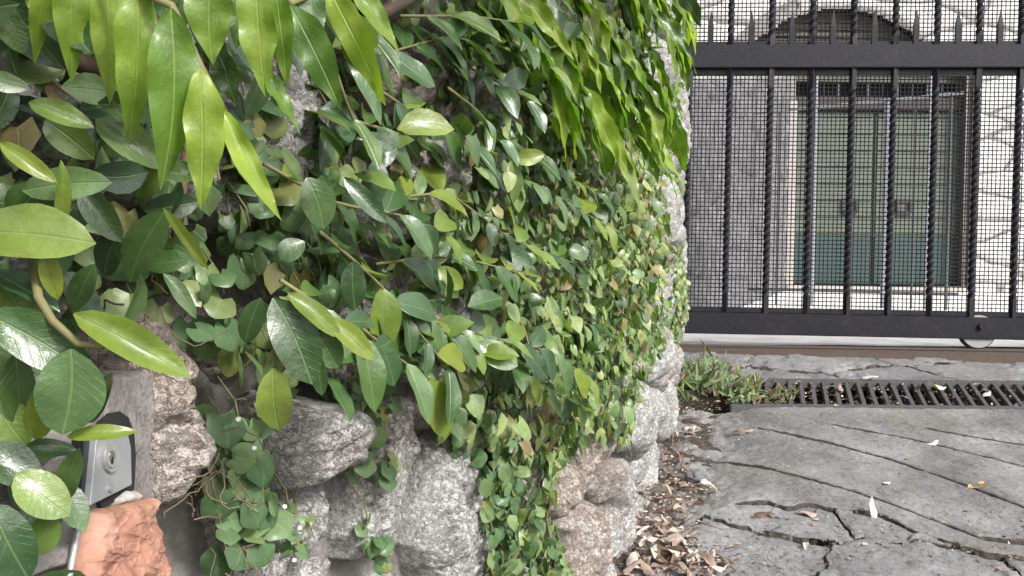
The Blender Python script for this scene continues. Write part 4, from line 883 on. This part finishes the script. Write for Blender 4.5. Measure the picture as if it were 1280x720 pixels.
for a in [(1210, 608, .055, 'yellow brown fallen leaf alone on the right side of the drive', None, 'fallen leaf', None, .2, .2, 'yellow_leaf'),
          (1157, 555, .036, 'bleached white fallen leaf on the groove right of centre of the drive', None, 'fallen leaf', None, 0, .1, 'pale_leaf'),
          (1094, 648, .05, 'pale dry leaf standing upright in the broken crack', None, 'fallen leaf', None, 1.6, 1.6, 'pale_leaf'),
          (1103, 606, .036, 'slim pale dry leaf lying on plain concrete above the crack', None, 'fallen leaf', None, 0, .5, 'pale_leaf'),
          (968, 518, .046, 'pale curled leaf just in front of the drain grate', None, 'fallen leaf', None, 0, .1, 'pale_leaf'),
          (942, 541, .042, 'brown curled leaf on the concrete below the weed clump', None, 'fallen leaf', None, 0, 2.9),
          (1030, 544, .022, 'tiny pinkish brown leaf at the start of the middle groove', None, 'fallen leaf', None, .5, 1.),
          (1008, 685, .030, 'white leaf scrap beside dark debris near the bottom of the drive', None, 'fallen leaf', None, .3, 1.2, 'pale_leaf'),
          (998, 643, .045, 'tan dry leaf tucked under the step of the broken crack', None, 'fallen leaf', None, 0, .1),
          (938, 645, .05, 'broad tan leaf at the left start of the broken crack', None, 'fallen leaf', None, 0, .2),
          (915, 546, .05, 'slim greenish grey leaf on the concrete nearest the wall', None, 'fallen leaf', None, 0, .5),
          (1183, 491, .058, 'large bleached leaf lying across the drain grate', None, 'fallen leaf', None, .1, 3.0, 'pale_leaf', .012),
          (1098, 478, .05, 'pale curled leaf at the far edge of the drain grate', None, 'fallen leaf', None, .1, 2.8, 'pale_leaf', .012),
          (1052, 492, .045, 'brown leaf stuck between the drain slats', None, 'fallen leaf', None, .6, 1.2, None, .010),
          (1145, 492, .035, 'small tan leaf scrap on the drain grate left of the large bleached leaf', None, 'fallen leaf', None, .6, .8, None, .010),
          (1228, 498, .035, 'pale leaf scrap on the drain grate near the right picture edge', None, 'fallen leaf', None, .3, .3, 'pale_leaf', .010)]: dry(*a)
for _ in range(8): pass
LIT = [(828, 505), (872, 500), (880, 520), (850, 560), (862, 590), (890, 610), (858, 640), (850, 665), (905, 700), (912, 726), (770, 726), (796, 660), (806, 600)]
k = 0
while k < 105:
    px, py = random.uniform(760, 915), random.uniform(500, 726)
    if random.random() > .35 + .65 * sstep(560, 690, py): continue
    if inpoly(np.array(px), np.array(py), LIT):
        q = random.random(); zone = 'just below the weed clump' if py < 560 else 'beside the loose grey stone' if py < 630 else 'against the lowest pink boulder' if px < 810 else 'at the bottom edge near the wall' if py > 690 else 'between lowest boulders and broken flagstones'
        dry(px, py, random.uniform(.020, .050), ('bleached' if q < .15 else 'brown') + ' dry leaf in the litter ' + zone, 'leaf litter along the wall foot', matn='pale_leaf' if q < .15 else None, lift=.004 + random.random() * .014 * (py > 640)); k += 1
for _ in range(14): dry(random.uniform(905, 1275), random.uniform(520, 715), random.uniform(.012, .022), 'tiny dry leaf scrap scattered on the open drive', 'leaf scraps on the open drive')
def pebble(px, py, r, label, m_, grp=None, cat='stone', n=10):
    g = ground_hit(px, py); th, ph = np.meshgrid(np.linspace(0, 2 * np.pi, n * 2, endpoint=False), np.linspace(.05, np.pi - .05, n), indexing='ij'); s = random.random() * 50
    X, Y, Z = np.cos(th) * np.sin(ph), np.sin(th) * np.sin(ph), np.cos(ph); k = 1 + .5 * fbm(X * 1.4 + s, Y * 1.4, Z * 1.4, 3)
    V = np.stack([X * k * r * 1.25 + g.x, Y * k * r + g.y, Z * k * r * .62 + g.z + r * .35], -1).reshape(-1, 3); nn = n; Fq = []
    for i in range(2 * n):
        for j in range(n - 1): Fq.append((i * nn + j, i * nn + j + 1, ((i + 1) % (2 * n)) * nn + j + 1, ((i + 1) % (2 * n)) * nn + j))
    o = link('loose_stone', np_mesh('loose_stone', V, Fq, m_, smooth=False)); return tag(o, label, cat, grp)
pebble(871, 600, .026, 'grey angular loose stone among the leaves at the wall foot', M['flag'])
deb = Mass([leaf_tpl('blade', 5, n=2), leaf_tpl('heart', 6, n=2), leaf_tpl('ovate', 7, n=3, wave=.1, fold=.6)])
for _ in range(7500):
    q = random.random()
    if q < .72:
        px, py = random.uniform(740, 935), random.uniform(498, 726)
        if not inpoly(np.array(px + rg(0, 16)), np.array(py), LIT): continue
    elif q < .75: px, py = random.uniform(900, 1280), random.uniform(636, 712)
    elif q < .92: px, py = random.uniform(880, 1280), random.uniform(476, 508)
    else: px, py = random.uniform(850, 1280), random.uniform(505, 726)
    g = ground_hit(px, py); g.z -= .004 if q < .9 and py > 520 else .0
    if .75 < q < .92: g.z -= random.uniform(.0, .03)
    deb.add(g + Vector((0, 0, .004)), jit((rg(0, 1), rg(0, 1), .15), .1), jit((0, 0, 1), .5), random.uniform(.004, .017) * (.6 if q > .92 else 1), random.uniform(.002, .008) * (.6 if q > .92 else 1))
for k, (a, b) in enumerate([((822, 640), (870, 632)), ((800, 590), (852, 574)), ((840, 560), (846, 520)), ((790, 690), (850, 700)), ((870, 655), (905, 668)), ((905, 690), (935, 684)), ((860, 720), (890, 706)), ((815, 545), (838, 556))]):
    A_, B_ = ground_hit(*a) + Vector((0, 0, .006)), ground_hit(*b) + Vector((0, 0, .010)); mid = A_.lerp(B_, .5) + Vector((rg(0, .008), rg(0, .008), .004))
    tag(MB().tube([A_, mid, B_], [.0016, .0018, .0009], n=5).build('fallen_twig', M['twig'], smooth=True), 'thin bare fallen twig lying on the leaf litter at the wall foot', 'twig', 'fallen twigs in the litter')
o = deb.build('leaf_debris', M['dry'], None)

# ------------------------------------------------------------------ key switch set in the wall at the lower left
kx = empty('gate_key_switch', at(140, 600, .42), 'metal key switch set in grey cement on the wall with terracotta putty below', 'key switch')
kn = (EYE - at(140, 590, .42)).normalized() + Vector((1.6, .9, .1)); kn.normalize()
c0 = at(140, 590, .425)
def onp(px, py, off=0):          # pixel ray meets the switch plane, off metres in front of it
    r = ray(px, py); p0 = c0 + kn * off; return EYE + r * ((p0 - EYE).dot(kn) / r.dot(kn))
def kgrid(name, poly, hfun, mname, off, n=70):
    """rounded, uneven plaster-like body with the outline poly"""
    P = [onp(*p, off) for p in poly]; ex = (onp(200, 590, off) - onp(100, 590, off)).normalized(); ez = kn.cross(ex).normalized(); ez = ez if ez.z > 0 else -ez
    A = np.array([((p - P[0]).dot(ex), (p - P[0]).dot(ez)) for p in P]); x0, z0 = A.min(0) - .002; x1, z1 = A.max(0) + .002; s = (x1 - x0) / n
    X, Z = np.meshgrid(np.arange(x0, x1, s), np.arange(z0, z1, s), indexing='ij'); ins = inpoly(X, Z, [tuple(a) for a in A]); dist = np.full(X.shape, 9.)
    for a, b in zip(A, np.roll(A, -1, 0)):
        ab = b - a; t = np.clip(((X - a[0]) * ab[0] + (Z - a[1]) * ab[1]) / (ab @ ab), 0, 1); dist = np.minimum(dist, np.hypot(X - a[0] - t * ab[0], Z - a[1] - t * ab[1]))
    e = np.where(ins, dist, -dist); h = hfun(X, Z, e)
    W_ = np.array(P[0])[None, None] + X[..., None] * np.array(ex) + Z[..., None] * np.array(ez) + h[..., None] * np.array(kn)
    return grid_piece(name, X, Z, e + s, W_, s, M[mname], kx)
kgrid('cement_surround', [(88, 450), (200, 440), (208, 500), (203, 560), (206, 640), (225, 740), (50, 740), (62, 690), (85, 620), (95, 540)], lambda X, Z, e: -.05 * (1 - sstep(-.001, .014, e + .006 * fbm(X * 60, Z * 60))) + .0018 * fbm(X * 90, Z * 90) + .0006 * perlin(X * 500, Z * 500), 'cement', .0, 200)
# dark arched recess, hood and lock plate
arc = [(128, 636), (112, 600), (116, 560), (124, 530), (138, 516), (150, 514), (161, 522), (168, 542), (170, 570), (168, 612)]
MB().prism([onp(*p, .0022) for p in arc], -kn * .004).build('recess', M['dark'], kx)
plate = MB().prism([onp(122, 540, .0065), onp(130, 534, .0065), onp(159, 536, .0065), onp(164, 560, .0065), onp(165, 606, .0065), onp(113, 632, .0065)], -kn * .006).build('lock_plate', M['plate'], kx, bevel=.0004)
MB().prism([onp(120, 540, .003), onp(104, 545, .003), onp(100, 634, .003), onp(110, 634, .003)], -kn * .006).build('side_flange', M['gate'], kx, bevel=.0004)
def kdisc(name, px, py, r, off, th, mname, par, sx=1.0, n=28):
    c = onp(px, py, off); ex = (onp(px + 5, py, off) - c).normalized(); ez = kn.cross(ex).normalized()
    return MB().prism([c + ex * math.cos(2 * math.pi * k / n) * r * sx + ez * math.sin(2 * math.pi * k / n) * r for k in range(n)], -kn * th).build(name, M[mname], par, bevel=.0003)
lock = kdisc('lock_cylinder', 140, 570, .0085, .0083, .003, 'wheel', plate); 
lock2 = kdisc('lock_core', 140, 570, .0062, .0092, .003, 'plate', plate); kdisc('keyhole', 141, 569, .0026, .0098, .002, 'brass', plate, 1.1); kdisc('key_slot', 141.5, 575, .0020, .0101, .002, 'dark', plate, .4)
kdisc('screw', 140, 610, .0022, .0078, .002, 'steel', plate)
def putty(X, Z, e):
    n = fbm(X * 38 + 3, Z * 60, 2.0, 3); cr = 1 - np.abs(perlin(X * 60 + 2 * n, Z * 110, 7.0)) * 3.0; cr2 = 1 - np.abs(perlin(X * 120, Z * 230 + 3 * n, 9.0)) * 3.; low = sstep(.0, -.02, Z + .0)
    th = np.hypot(X - .018, Z + .014); thumb = -.0035 * np.exp(-(th / .006) ** 2)
    return .0095 * sstep(-.001, .007, e) ** .6 + .0065 * n + .0012 * np.clip(cr, 0, 1) ** 4 + .0004 * np.clip(cr2, 0, 1) ** 2 * sstep(0, .015, -Z) + thumb - .02 * (1 - sstep(-.0012, .0012, e))
kgrid('terracotta_putty', [(107, 640), (118, 634), (140, 632), (165, 624), (182, 621), (187, 630), (184, 645), (193, 662), (197, 690), (199, 740), (90, 740), (95, 700), (101, 665)], putty, 'terracotta', .002, 230)
kgrid('cement_dab', [(146, 624), (160, 612), (170, 612), (182, 622), (170, 630), (150, 632)], lambda X, Z, e: .004 * sstep(-.001, .005, e) + .001 * perlin(X * 200, Z * 200) - .01 * (1 - sstep(-.001, .001, e)), 'jamb', .004, 30)
MB().tube([onp(101, 648, .003), onp(96, 670, .004), onp(90, 700, .004), onp(84, 740, .004)], [.0016] * 4, n=6).build('metal_edge', M['plate'], kx, smooth=True)
